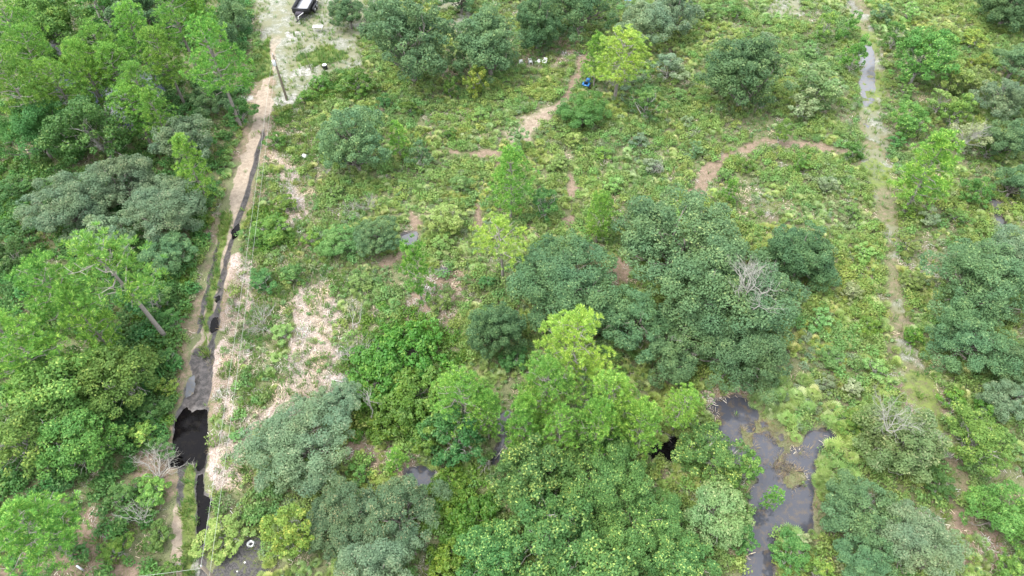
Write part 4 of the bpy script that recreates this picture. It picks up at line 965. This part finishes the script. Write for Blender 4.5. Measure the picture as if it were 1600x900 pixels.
def scatter(name, label, cat, protos, X, Y, smin, smax, seed, tilt=.15, zoff=-.02, zs=1.0):
    r = np.random.default_rng(seed); n = len(X)
    Zs = height(X, Y) + zoff
    me = bpy.data.meshes.new(name); me.vertices.add(n); me.vertices.foreach_set('co', np.stack([X, Y, Zs], 1).astype(np.float32).ravel())
    a = me.attributes.new('rot', 'FLOAT_VECTOR', 'POINT'); a.data.foreach_set('vector', np.stack([r.normal(size=n) * tilt, r.normal(size=n) * tilt, r.random(n) * 6.28], 1).astype(np.float32).ravel())
    a = me.attributes.new('siz', 'FLOAT', 'POINT'); a.data.foreach_set('value', (smin + (smax - smin) * r.random(n) ** 1.5).astype(np.float32))
    a = me.attributes.new('pick', 'INT', 'POINT'); a.data.foreach_set('value', r.integers(0, len(protos), n).astype(np.int32))
    o = bpy.data.objects.new(name, me); COL.objects.link(o)
    pc = bpy.data.collections.new(name + '_shapes')
    for i, pm in enumerate(protos): pc.objects.link(bpy.data.objects.new(name, pm))
    g = bpy.data.node_groups.new(name, 'GeometryNodeTree')
    g.interface.new_socket('Geometry', in_out='INPUT', socket_type='NodeSocketGeometry'); g.interface.new_socket('Geometry', in_out='OUTPUT', socket_type='NodeSocketGeometry')
    N = g.nodes; L = g.links; gi = N.new('NodeGroupInput'); go = N.new('NodeGroupOutput')
    iop = N.new('GeometryNodeInstanceOnPoints'); ci = N.new('GeometryNodeCollectionInfo'); ci.inputs['Collection'].default_value = pc
    ci.inputs['Separate Children'].default_value = True; ci.inputs['Reset Children'].default_value = True
    iop.inputs['Pick Instance'].default_value = True
    def na(nm, ty):
        x = N.new('GeometryNodeInputNamedAttribute'); x.data_type = ty; x.inputs['Name'].default_value = nm
        return [s for s in x.outputs if s.enabled and s.name == 'Attribute'][0]
    e2r = N.new('FunctionNodeEulerToRotation')
    L.new(gi.outputs[0], iop.inputs['Points']); L.new(ci.outputs[0], iop.inputs['Instance']); L.new(na('pick', 'INT'), iop.inputs['Instance Index'])
    L.new(na('rot', 'FLOAT_VECTOR'), e2r.inputs[0]); L.new(e2r.outputs[0], iop.inputs['Rotation'])
    cx = N.new('ShaderNodeCombineXYZ'); s = na('siz', 'FLOAT'); mz = N.new('ShaderNodeMath'); mz.operation = 'MULTIPLY'; mz.inputs[1].default_value = zs; L.new(s, mz.inputs[0])
    L.new(s, cx.inputs[0]); L.new(s, cx.inputs[1]); L.new(mz.outputs[0], cx.inputs[2]); L.new(cx.outputs[0], iop.inputs['Scale'])
    L.new(iop.outputs[0], go.inputs[0])
    md = o.modifiers.new('scatter', 'NODES'); md.node_group = g
    return tag(o, label, cat, kind='stuff')

def cand(n, seed):
    """random points over the visible ground plus a margin"""
    r = np.random.default_rng(seed); Y = r.uniform(10, 118, n); hw = 36 + (Y - 10) * .56; X = (r.random(n) * 2 - 1) * 75
    k = np.abs(X) < hw + 10; return X[k], Y[k], r
LEFTP = W2([(-400, -200), (380, -80), (395, 60), (385, 180), (340, 290), (318, 370), (300, 460), (285, 560), (268, 650), (265, 960), (-400, 960)])
STRIP = W2([(440, 170), (500, 150), (520, 260), (500, 380), (560, 430), (600, 480), (560, 560), (590, 640), (430, 650), (400, 800), (330, 800), (330, 560), (350, 440), (385, 300), (412, 200)])
VINEP = [W2(p) for p in ([(560, 500), (620, 480), (700, 500), (730, 560), (700, 640), (720, 720), (640, 700), (560, 680), (540, 600)],
    [(670, 740), (760, 730), (790, 800), (800, 900), (690, 960), (660, 820)], [(200, 460), (300, 420), (290, 520), (250, 600), (200, 560)],
    [(0, 260), (60, 260), (40, 330), (30, 420), (0, 430)], [(470, 110), (560, 110), (560, 160), (480, 165), (440, 200)], [(400, 330), (450, 330), (455, 380), (400, 400)],
    [(230, 580), (275, 580), (262, 700), (215, 640)], [(290, 290), (325, 310), (312, 400), (290, 350)])]
def fields(X, Y):
    F = {}
    wd = water_d(X, Y); F['dry'] = sstep(.0, .35, wd) * sstep(-.3, .5, any_poly(X, Y, LITTER)); F['wd'] = wd
    nz = fbm(X, Y, 2.2, 21, 4) - .5
    F['road'] = sstep(.2, -.3, dline(X, Y, ROAD) - 1.85 + nz * .8)
    F['track'] = sstep(.3, -.3, dline(X, Y, TRACK) - .95 - .5 * sstep(50, 60, Y) + nz * 1.8)
    tr = np.zeros(X.shape)
    for P, hw in TRAILS: tr = np.maximum(tr, sstep(.4, -.2, dline(X, Y, P) - hw * .55 + nz * 2.4))
    F['trail'] = tr
    F['straw'] = sstep(.8, -.8, any_poly(X, Y, STRAW) + nz * 3)
    F['red'] = sstep(.9, -.7, any_poly(X, Y, REDDIRT) + nz * 3)
    F['yard'] = sstep(.8, -.8, np.minimum(any_poly(X, Y, SANDY), any_poly(X, Y, GREYSAND)) + nz * 3)
    F['grs'] = sstep(.3, -.2, any_poly(X, Y, GRASSY) + nz)
    F['blk'] = sstep(.4, -.4, any_poly(X, Y, BLACKDIRT))
    F['left'] = sstep(.5, -.5, dpoly(X, Y, LEFTP)); F['strip'] = sstep(.5, -1.5, dpoly(X, Y, STRIP) + nz * 3)
    F['vine'] = sstep(.6, -.6, any_poly(X, Y, VINEP) + nz * 2.5)
    F['bare'] = np.clip(F['road'] + F['track'] + F['trail'] + F['yard'] + F['blk'], 0, 1)
    return F
def choose(n, seed, fn):
    X, Y, r = cand(n, seed); F = fields(X, Y); p = fn(X, Y, F); k = r.random(len(X)) < p; return X[k], Y[k]
PONDI = [i for i, q in enumerate(WATERS) if q[2] == 'pond_water'][0]
def openness(X, Y): return fbm(X, Y, 5.5, 61, 4)

X, Y = choose(42000, 1, lambda X, Y, F: F['dry'] * (1 - F['bare']) * (1 - .93 * F['straw']) * (1 - .7 * F['red']) * (1 - .8 * F['strip']) * (1 - .97 * F['left']) * (1 - .85 * F['vine']) * sstep(.36, .52, openness(X, Y)) * .95)
scatter('saw_palmetto_cover', 'low yellow green saw palmetto scrub covering the clearing', 'ground cover', [proto('palmetto', palmetto_geo(s), M['palm']) for s in (1, 2, 3, 4)], X, Y, .38, .88, 11, .18)
X, Y = choose(48000, 2, lambda X, Y, F: F['dry'] * (1 - F['bare']) * (1 - .9 * F['straw']) * (1 - .75 * F['red']) * (1 - .72 * F['strip']) * (1 - F['left']) * (1 - .6 * F['vine']) * sstep(.36, .54, fbm(X, Y, 4.5, 71, 4)) * .8)
scatter('low_shrub_cover', 'low mixed green shrubs growing among the palmettos', 'ground cover', [proto('shrub', leafblob(s, .62, .6, 150, .15), M['shrub']) for s in (5, 6, 7, 8)], X, Y, .55, 1.5, 12, .1)
X, Y = choose(26000, 3, lambda X, Y, F: F['dry'] * (1 - F['bare']) * (1 - .6 * F['straw']) * (1 - .6 * F['strip']) * (1 - F['left']) * (1 - .9 * F['vine']) * sstep(.48, .62, fbm(X, Y, 4.0, 81, 4)) * .8)
scatter('grey_shrub_cover', 'pale grey green low shrubs scattered through the clearing', 'ground cover', [proto('shrub', leafblob(s, .58, .55, 130, .14), M['greyshrub']) for s in (15, 16, 17)], X, Y, .45, 1.25, 13, .1)
X, Y = choose(38000, 4, lambda X, Y, F: F['dry'] * (1 - F['bare']) * np.clip(F['left'] * (1 - .6 * F['red']) * sstep(.28, .45, fbm(X, Y, 4.5, 91, 4)) * .8, 0, 1))
scatter('understorey_cover', 'dark green leafy understorey below the left wood', 'ground cover', [proto('shrub', leafblob(s, .8, .8, 170, .2), M['under']) for s in (25, 26, 27)], X, Y, .6, 1.4, 14, .1)
X, Y = choose(42000, 5, lambda X, Y, F: F['dry'] * (1 - F['bare']) * F['vine'])
scatter('vine_cover', 'bright green vines smothering the ground', 'ground cover', [proto('vine', leafblob(s, .8, .5, 170, .17), M['vine']) for s in (35, 36, 37)], X, Y, .6, 1.3, 15, .1)
X, Y = choose(170000, 6, lambda X, Y, F: F['dry'] * (1 - .93 * F['road']) * (1 - .45 * F['track']) * (1 - .85 * F['trail']) * (1 - .15 * F['yard']) * (1 - .9 * F['blk']) * (.26 + .64 * F['strip'] * sstep(.40, .56, fbm(X, Y, 3.0, 101, 4)) * (1 - .5 * F['straw'])) + .9 * F['grs'] * F['dry'])
scatter('grass', 'thin green grass and weeds over the open soil', 'grass', [proto('grass', grass_geo(s), M['grass']) for s in (45, 46, 47)], X, Y, .6, 1.5, 16, .1)
X, Y = choose(95000, 7, lambda X, Y, F: np.clip(F['dry'] * (1 - F['bare']) * (.08 + .30 * sstep(.52, .62, fbm(X, Y, 3.2, 121, 4)) * (1 - F['left']) * (1 - F['vine']) + .75 * F['straw'] + .2 * F['strip'] + .35 * F['red'] * (1 - F['left'])) + .02 * sstep(.5, -.3, any_poly(X, Y, LITTER)) * (fbm(X, Y, 1.3, 44, 3) > .40), 0, 1))
scatter('dead_fronds', 'dead straw coloured fronds and stems lying on the ground', 'plant litter', [proto('frond', litter_geo(s), M['straw']) for s in (55, 56, 57)], X, Y, .4, 1.15, 17, .1, zoff=.02)
# weeds in the strip
X, Y = choose(26000, 8, lambda X, Y, F: F['dry'] * (1 - F['bare']) * F['strip'] * (1 - .6 * F['straw']) * sstep(.42, .56, fbm(X, Y, 3.5, 111, 4)))
scatter('weed_cover', 'bright low weeds along the power line', 'ground cover', [proto('weed', leafblob(s, .6, .35, 110, .13), M['vine']) for s in (65, 66)], X, Y, .4, 1.1, 18, .1)

# single palmettos round the pond: you can tell them apart there
pal = [proto('fronds', palmetto_geo(s, 20, 1.05, 11), M['palm']) for s in (71, 72, 73, 74)]
PAL = dict(north=[(1195, 600), (1215, 620), (1180, 625), (1230, 640), (1245, 618), (1262, 640), (1205, 640), (1228, 655), (1270, 615), (1188, 580), (1222, 595), (1255, 595)],
    east=[(1295, 655), (1312, 668), (1300, 700), (1320, 690), (1288, 725), (1305, 735), (1285, 750), (1310, 760), (1330, 715), (1345, 690), (1290, 775), (1330, 745), (1300, 640), (1330, 650), (1360, 665)],
    south=[(1235, 840), (1225, 860), (1250, 880)])
PL = dict(north='saw palmetto clump on the upper shore of the pond', east='saw palmetto clump on the right shore of the pond', south='saw palmetto clump at the lower end of the pond')
kk = 0
for key, L_ in PAL.items():
    for a, b in L_:
        x, y, t = at(a, b, .5); o = thing('saw_palmetto', PL[key], 'palmetto', (x, y, max(gz(x, y), .02)), kk * 1.7, PL[key].replace('clump', 'clumps'), .9 + .35 * ((kk * 37) % 10) / 10)
        c = bpy.data.objects.new('fronds', pal[kk % 4]); COL.objects.link(c); c.parent = o; kk += 1

X, Y = choose(200000, 9, lambda X, Y, F: sstep(.5, -.3, any_poly(X, Y, LITTER)) * (fbm(X, Y, 1.3, 44, 3) > .38) + .10 * F['straw'] + .05 * (dpoly(X, Y, WATERS[PONDI][0]) < 1.0))
scatter('dead_grass', 'matted brown dead grass standing in the pond water', 'grass', [proto('grass', grass_geo(s, 26, .5, .3, .014), M['deadgrass']) for s in (85, 86, 87)], X, Y, .5, 1.2, 19, .35)
X, Y = choose(60000, 10, lambda X, Y, F: F['dry'] * (1 - F['bare']) * (1 - F['left']) * (1 - .9 * F['vine']) * (1 - .85 * F['straw']) * .55)
scatter('leafy_weeds', 'small pale leafy weeds between the shrubs', 'ground cover', [proto('weed', leafblob(s, .3, .4, 46, .13, 4), M['pale']) for s in (95, 96, 97)], X, Y, .5, 1.3, 20, .2)

# ------------------------------------------------------------------ things people left here
PT = dict(black=mat_plain('black_paint', (.012, .013, .016), .45, spec=.5), bed=mat_plain('worn_steel_floor', (.36, .38, .41), .6, noise=.25, scale=2),
    tyre=mat_plain('tyre_rubber', (.02, .02, .02), .85), rim=mat_plain('wheel_rim', (.35, .35, .36), .4, .6), white=mat_plain('white_plastic', (.66, .66, .65), .5, noise=.06),
    wood=mat_plain('pole_wood', (.15, .125, .095), .9, noise=.35, scale=3), steel=mat_plain('galvanised_steel', (.48, .50, .52), .5, .3), wire=mat_plain('power_wire', (.36, .38, .34), .5),
    blue=mat_plain('blue_paint', (.02, .16, .42), .35), grey=mat_plain('transformer_grey', (.55, .57, .60), .5), rust=mat_plain('rusty_metal', (.18, .09, .05), .85, noise=.4),
    dark=mat_plain('dark_matte', (.05, .045, .06), .9), ceramic=mat_plain('brown_insulator', (.25, .14, .09), .3))  # dark: one even matt tone for the solid toolbox and mower deck

def wheel(parent, x, y, R=.38, wd=.24, name='wheel'):
    mb = MB(); mb.tube([[x - wd / 2, y, R], [x - wd * .36, y, R], [x + wd * .36, y, R], [x + wd / 2, y, R]], [R * .9, R, R, R * .9], 18)
    o = mb.build(name, PT['tyre'], parent)
    mb = MB(); mb.tube([[x - wd / 2 - .012, y, R], [x + wd / 2 + .012, y, R]], [R * .58] * 2, 14); mb.tube([[x - wd / 2 - .05, y, R], [x + wd / 2 + .05, y, R]], [R * .18] * 2, 8)
    mb.build('rim', PT['rim'], o); return o
# black dump trailer
x, y, t = at(474, 27, .3)
tr = thing('dump_trailer', 'black open dump trailer parked on the grey sandy yard', 'trailer', (x, y + 2.3, gz(x, y + 2.3)), radians(-5), scale=1.12)
mb = MB(); mb.box((0, 0, .75), (2.05, 4.2, .08)); mb.build('bed_floor', PT['bed'], tr)
mb = MB()
for s in (-1, 1):
    mb.box((s * 1.05, 0, 1.02), (.07, 4.3, .62)); mb.box((s * 1.05, 0, 1.35), (.12, 4.3, .07))
    for k in range(6): mb.box((s * 1.11, -1.95 + k * .78, 1.0), (.06, .08, .62))
mb.box((0, -2.15, 1.02), (2.03, .07, .62)); mb.box((0, -2.15, 1.35), (2.2, .12, .07)); mb.build('side_wall', PT['black'], tr)
mb = MB(); mb.box((-.52, 2.18, 1.0), (1.0, .06, .6)); mb.box((.52, 2.18, 1.0), (1.0, .06, .6)); mb.build('tailgate', PT['black'], tr)
mb = MB()
for s in (-1, 1): mb.tube([[s * .9, -2.1, .6], [0, -3.75, .55]], [.07, .07], 6); mb.box((s * .8, 0, .64), (.1, 4.2, .14))
mb.box((0, -2.9, .62), (.8, .08, .08)); mb.tube([[0, -3.7, .55], [0, -4.0, .55]], [.08, .09], 8); mb.build('tongue', PT['black'], tr)
mb = MB(); mb.box((0, -2.55, .85), (.95, .5, .42)); mb.build('toolbox', PT['dark'], tr)
mb = MB(); mb.tube([[.1, -3.5, .1], [.1, -3.5, 1.0]], [.035, .035], 8); mb.tube([[.1, -3.45, .95], [.62, -2.75, 1.15]], [.04, .04], 6); mb.box((.1, -3.5, .06), (.2, .2, .03)); mb.build('jack', PT['white'], tr)
for s in (-1, 1):
    f = MB(); f.box((s * 1.30, 0, .86), (.34, 1.9, .05)); f.box((s * 1.30, 1.02, .72), (.34, .05, .3), rx=.5); f.box((s * 1.30, -1.02, .72), (.34, .05, .3), rx=-.5); f.build('fender', PT['black'], tr)
    for yy in (-.45, .45): wheel(tr, s * 1.28, yy)
# white table
x, y, t = at(497, 43, .7)
tb = thing('folding_table', 'white table standing alone below the black trailer', 'table', (x, y, gz(x, y)), radians(2), scale=1.0)
mb = MB(); mb.box((0, 0, .76), (1.42, .75, .05)); mb.build('tabletop', PT['white'], tb)
for sx in (-1, 1):
    for sy in (-1, 1): mb = MB(); mb.tube([[sx * .58, sy * .3, 0], [sx * .58, sy * .3, .735]], [.035, .03], 6); mb.build('leg', PT['white'], tb)
# black barrel with white lid
x, y, t = at(508, 106, .3)
br = thing('barrel', 'short black barrel with a white lid on the grass', 'barrel', (x, y, gz(x, y)), 0)
mb = MB(); mb.tube([[0, 0, 0], [0, 0, .05], [0, 0, .3], [0, 0, .58], [0, 0, .62]], [.3, .32, .33, .32, .30], 16); mb.build('body', PT['black'], br)
mb = MB(); mb.tube([[0, 0, .622], [0, 0, .66], [0, 0, .69]], [.31, .31, .22], 16); mb.box((.05, .05, .72), (.25, .2, .06), rz=.5); mb.build('lid', PT['white'], br)
# white plastic chairs
def chair(px, py, rz, label, fallen=False, stack=False):
    x, y, t = at(px, py, .45)
    c = thing('plastic_chair', label, 'chair', (x, y, gz(x, y) + (.28 if fallen else 0)), rz, 'white plastic chairs below the top oaks', 1.0)
    if fallen: c.rotation_euler = (radians(95), 0, rz)
    mb = MB(); mb.box((0, 0, .43), (.50, .48, .04)); mb.build('seat', PT['white'], c)
    mb = MB()
    for k in range(5): mb.box((-.19 + .095 * k, .26, .65), (.06, .03, .42), rx=-.15)
    mb.box((0, .30, .87), (.5, .035, .09), rx=-.15); mb.build('backrest', PT['white'], c)
    for sx in (-1, 1):
        mb = MB(); mb.box((sx * .25, .02, .64), (.06, .50, .03)); mb.box((sx * .25, -.2, .54), (.05, .05, .2)); mb.build('armrest', PT['white'], c)
        for sy in (-1, 1): mb = MB(); mb.tube([[sx * .25, sy * .24, 0], [sx * .21, sy * .2, .42]], [.025, .035], 6); mb.build('leg', PT['white'], c)
    return c
chair(814.7, 101, .3, 'white plastic chair, leftmost of the row of four')
chair(828.6, 97, 1.8, 'white plastic chair, second from the left in the row')
chair(838.7, 99.5, 2.6, 'white plastic chair lying on its back, third from the left', fallen=True)
chair(851, 98, -.4, 'white plastic chair, rightmost of the row of four')
# blue lawn tractor
x, y, t = at(917, 131, .5)
lt = thing('lawn_tractor', 'small blue and black lawn tractor behind the wide green bush', 'lawn tractor', (x, y, gz(x, y)), radians(160), scale=1.0)
mb = MB(); mb.box((0, -.45, .62), (.48, .7, .34), taper=.88); mb.box((0, -.83, .55), (.42, .08, .26)); mb.build('hood', PT['blue'], lt)
mb = MB(); mb.box((0, .35, .50), (.95, .75, .08)); mb.box((-.36, .42, .6), (.22, .6, .14)); mb.box((.36, .42, .6), (.22, .6, .14)); mb.build('rear_body', PT['blue'], lt)
mb = MB(); mb.box((0, .38, .70), (.44, .42, .12)); mb.box((0, .60, .90), (.44, .1, .36), rx=-.15); mb.build('seat', PT['black'], lt)
mb = MB(); mb.tube([[0, -.08, .55], [0, .05, .95]], [.03, .03], 6); a_ = np.linspace(0, 2 * pi, 13); mb.tube(np.stack([.17 * np.cos(a_), .05 + .16 * np.sin(a_), .96 + .06 * np.sin(a_)], 1), .02, 5, False); mb.build('steering_wheel', PT['black'], lt)
mb = MB(); mb.box((0, -.05, .24), (1.05, .7, .14), taper=.92); mb.build('mower_deck', PT['dark'], lt)
for s in (-1, 1): wheel(lt, s * .45, .45, .27, .24); wheel(lt, s * .42, -.6, .19, .16)
# utility poles and wires
def pole(px, py, Hh, label, lean=(0, 0), xy=None, can=True):
    if xy is None: x, y, t = at(px, py)
    else: x, y = xy
    p = thing('utility_pole', label, 'utility pole', (x, y, gz(x, y)), 0, 'utility poles of the power line')
    mb = MB(); mb.tube([[0, 0, -.5], [0, 0, 0], [lean[0] * .5, lean[1] * .5, Hh * .5], [lean[0], lean[1], Hh]], [.17, .165, .14, .11], 10); mb.build('pole', PT['wood'], p, True)
    q = np.array([lean[0], lean[1], 0])
    if can:
     mb = MB(); mb.tube([q + [-.02, -.34, Hh - 1.25], q + [-.02, -.34, Hh - 1.2], q + [-.02, -.34, Hh - .55], q + [-.02, -.34, Hh - .48]], [.17, .2, .2, .12], 12); mb.box(q + [-.02, -.15, Hh - .85], (.1, .16, .5)); tf = mb.build('transformer', PT['grey'], p, True)
     mb = MB(); mb.tube([q + [-.02, -.34, Hh - .48], q + [-.02, -.34, Hh - .3]], [.045, .03], 8); mb.build('bushing', PT['ceramic'], tf)
    mb = MB(); mb.tube([q + [0, 0, Hh], q + [0, 0, Hh + .22]], [.05, .04], 8); mb.build('insulator', PT['steel'], p)
    return np.array([x + lean[0], y + lean[1], gz(x, y) + Hh])
POLH = 6.5
xb, yb, _ = at(449, 158); xt, yt, _ = at(427, 88, POLH)
p1 = pole(449, 158, POLH, 'wooden utility pole with grey transformer beside the grey sandy yard', (max(-.6, min(.6, xt - xb)), max(-.6, min(.6, yt - yb))))
xt2, yt2, _ = at(316, 886, POLH)
p2 = pole(0, 0, POLH, 'utility pole whose top shows at the bottom edge beside the track', xy=(xt2, yt2), can=False)
def wire(a, b, sag, label, R=.009, n=24):
    t = np.linspace(0, 1, n)[:, None]; P = a + (b - a) * t; P[:, 2] -= (4 * sag * t * (1 - t))[:, 0]
    mb = MB(); mb.tube(P, R, 5, False); o = mb.build('power_line', PT['wire'])
    return tag(o, label, 'power line', 'wires of the power line')
xe, ye, _ = at(328, 900, POLH - .9)
wire(p1 + [0, 0, .2], p2 + [0, 0, .15], .5, 'upper power line wire, left one of the two along the road')
wire(p1 + [.05, 0, -1.0], np.array([xe, ye, p2[2] - .9]), .45, 'lower power line wire, right one of the two along the road')
xl, yl, _ = at(150, 907, POLH - .4)
wire(p2 + [0, 0, -.25], np.array([xl, yl, p2[2] - .4]), .2, 'short wire running left along the bottom edge')
# thin leaning stake
x, y, _ = at(486, 110); mb = MB(); mb.tube([[0, 0, 0], [-.25, .05, 2.4]], [.035, .025], 6); o = mb.build('stake', PT['wood']); o.location = (x, y, gz(x, y)); tag(o, 'thin leaning wooden stake right of the utility pole', 'stake')
# bag, broken tub, small rubbish, tarp
def crumple(px, py, R, Hh, seed, name, label, cat, mat, ring=False, group=None):
    x, y, t = at(px, py, Hh / 2); r = np.random.default_rng(seed); n = 14; lay = 6; V = []
    for k in range(lay):
        f = k / (lay - 1)
        for j in range(n):
            a = 2 * pi * j / n
            if ring: rr_ = R * (1 + .18 * r.normal()) * (1 - .12 * f); z = Hh * f * (1 + .25 * r.normal())
            else: rr_ = R * sin(pi * (.5 + .5 * f * .97)) * (1 + .16 * r.normal()); z = Hh * f * (1 + .08 * r.normal())
            V.append([cos(a) * rr_, sin(a) * rr_ * .85, z])
    F = [[k * n + j, k * n + (j + 1) % n, (k + 1) * n + (j + 1) % n, (k + 1) * n + j] for k in range(lay - 1) for j in range(n)]
    if ring:
        b0 = len(V)
        for k in range(3):
            for j in range(n):
                a = 2 * pi * j / n; V.append([cos(a) * R * (.72 - .12 * k), sin(a) * R * .85 * (.68 - .12 * k), Hh * (.9 - .4 * k)])
        F += [[(lay - 1) * n + j, (lay - 1) * n + (j + 1) % n, b0 + (j + 1) % n, b0 + j] for j in range(n)]
        F += [[b0 + k * n + j, b0 + k * n + (j + 1) % n, b0 + (k + 1) * n + (j + 1) % n, b0 + (k + 1) * n + j] for k in range(2) for j in range(n)]
    mb = MB(); mb.add(V, F); o = mb.build(name, mat); o.location = (x, y, gz(x, y) - .02); return tag(o, label, cat, group)
crumple(475, 243, .42, .4, 1, 'plastic_bag', 'crumpled white bag on the grass right of the power lines', 'bag', PT['white'])
crumple(392, 850, .30, .22, 2, 'broken_tub', 'broken white tub with a dark inside on the black soil', 'tub', PT['white'], ring=True)
for a, b, R in ((383, 879, .09), (397, 833, .10), (371, 893, .07), (387, 838, .07), (384, 834, .07)):
    crumple(a, b, R, .08, int(a), 'litter_scrap', 'tiny white scrap of rubbish near the broken tub', 'rubbish', PT['white'], group='rubbish scraps by the broken tub')
crumple(876, 99, .2, .2, 5, 'plastic_bag', 'small white bag right of the row of white chairs', 'bag', PT['white'])
crumple(985, -3, .9, .7, 6, 'blue_tarp', 'blue tarp heap on the top edge behind the pale oak', 'tarp', mat_plain('blue_tarp', (.10, .25, .55), .5))
crumple(280, 882, .13, .08, 8, 'litter_scrap', 'white scrap lying in the sandy left rut at the bottom', 'rubbish', PT['white'])
x, y, _ = at(133, 893); mb = MB(); mb.tube([[0, 0, 0], [0, 0, 1.1]], [.07, .07], 8); o = mb.build('fence_post', PT['grey']); o.location = (x, y, gz(x, y)); tag(o, 'short pale post at the bottom edge near the corner pine', 'post')
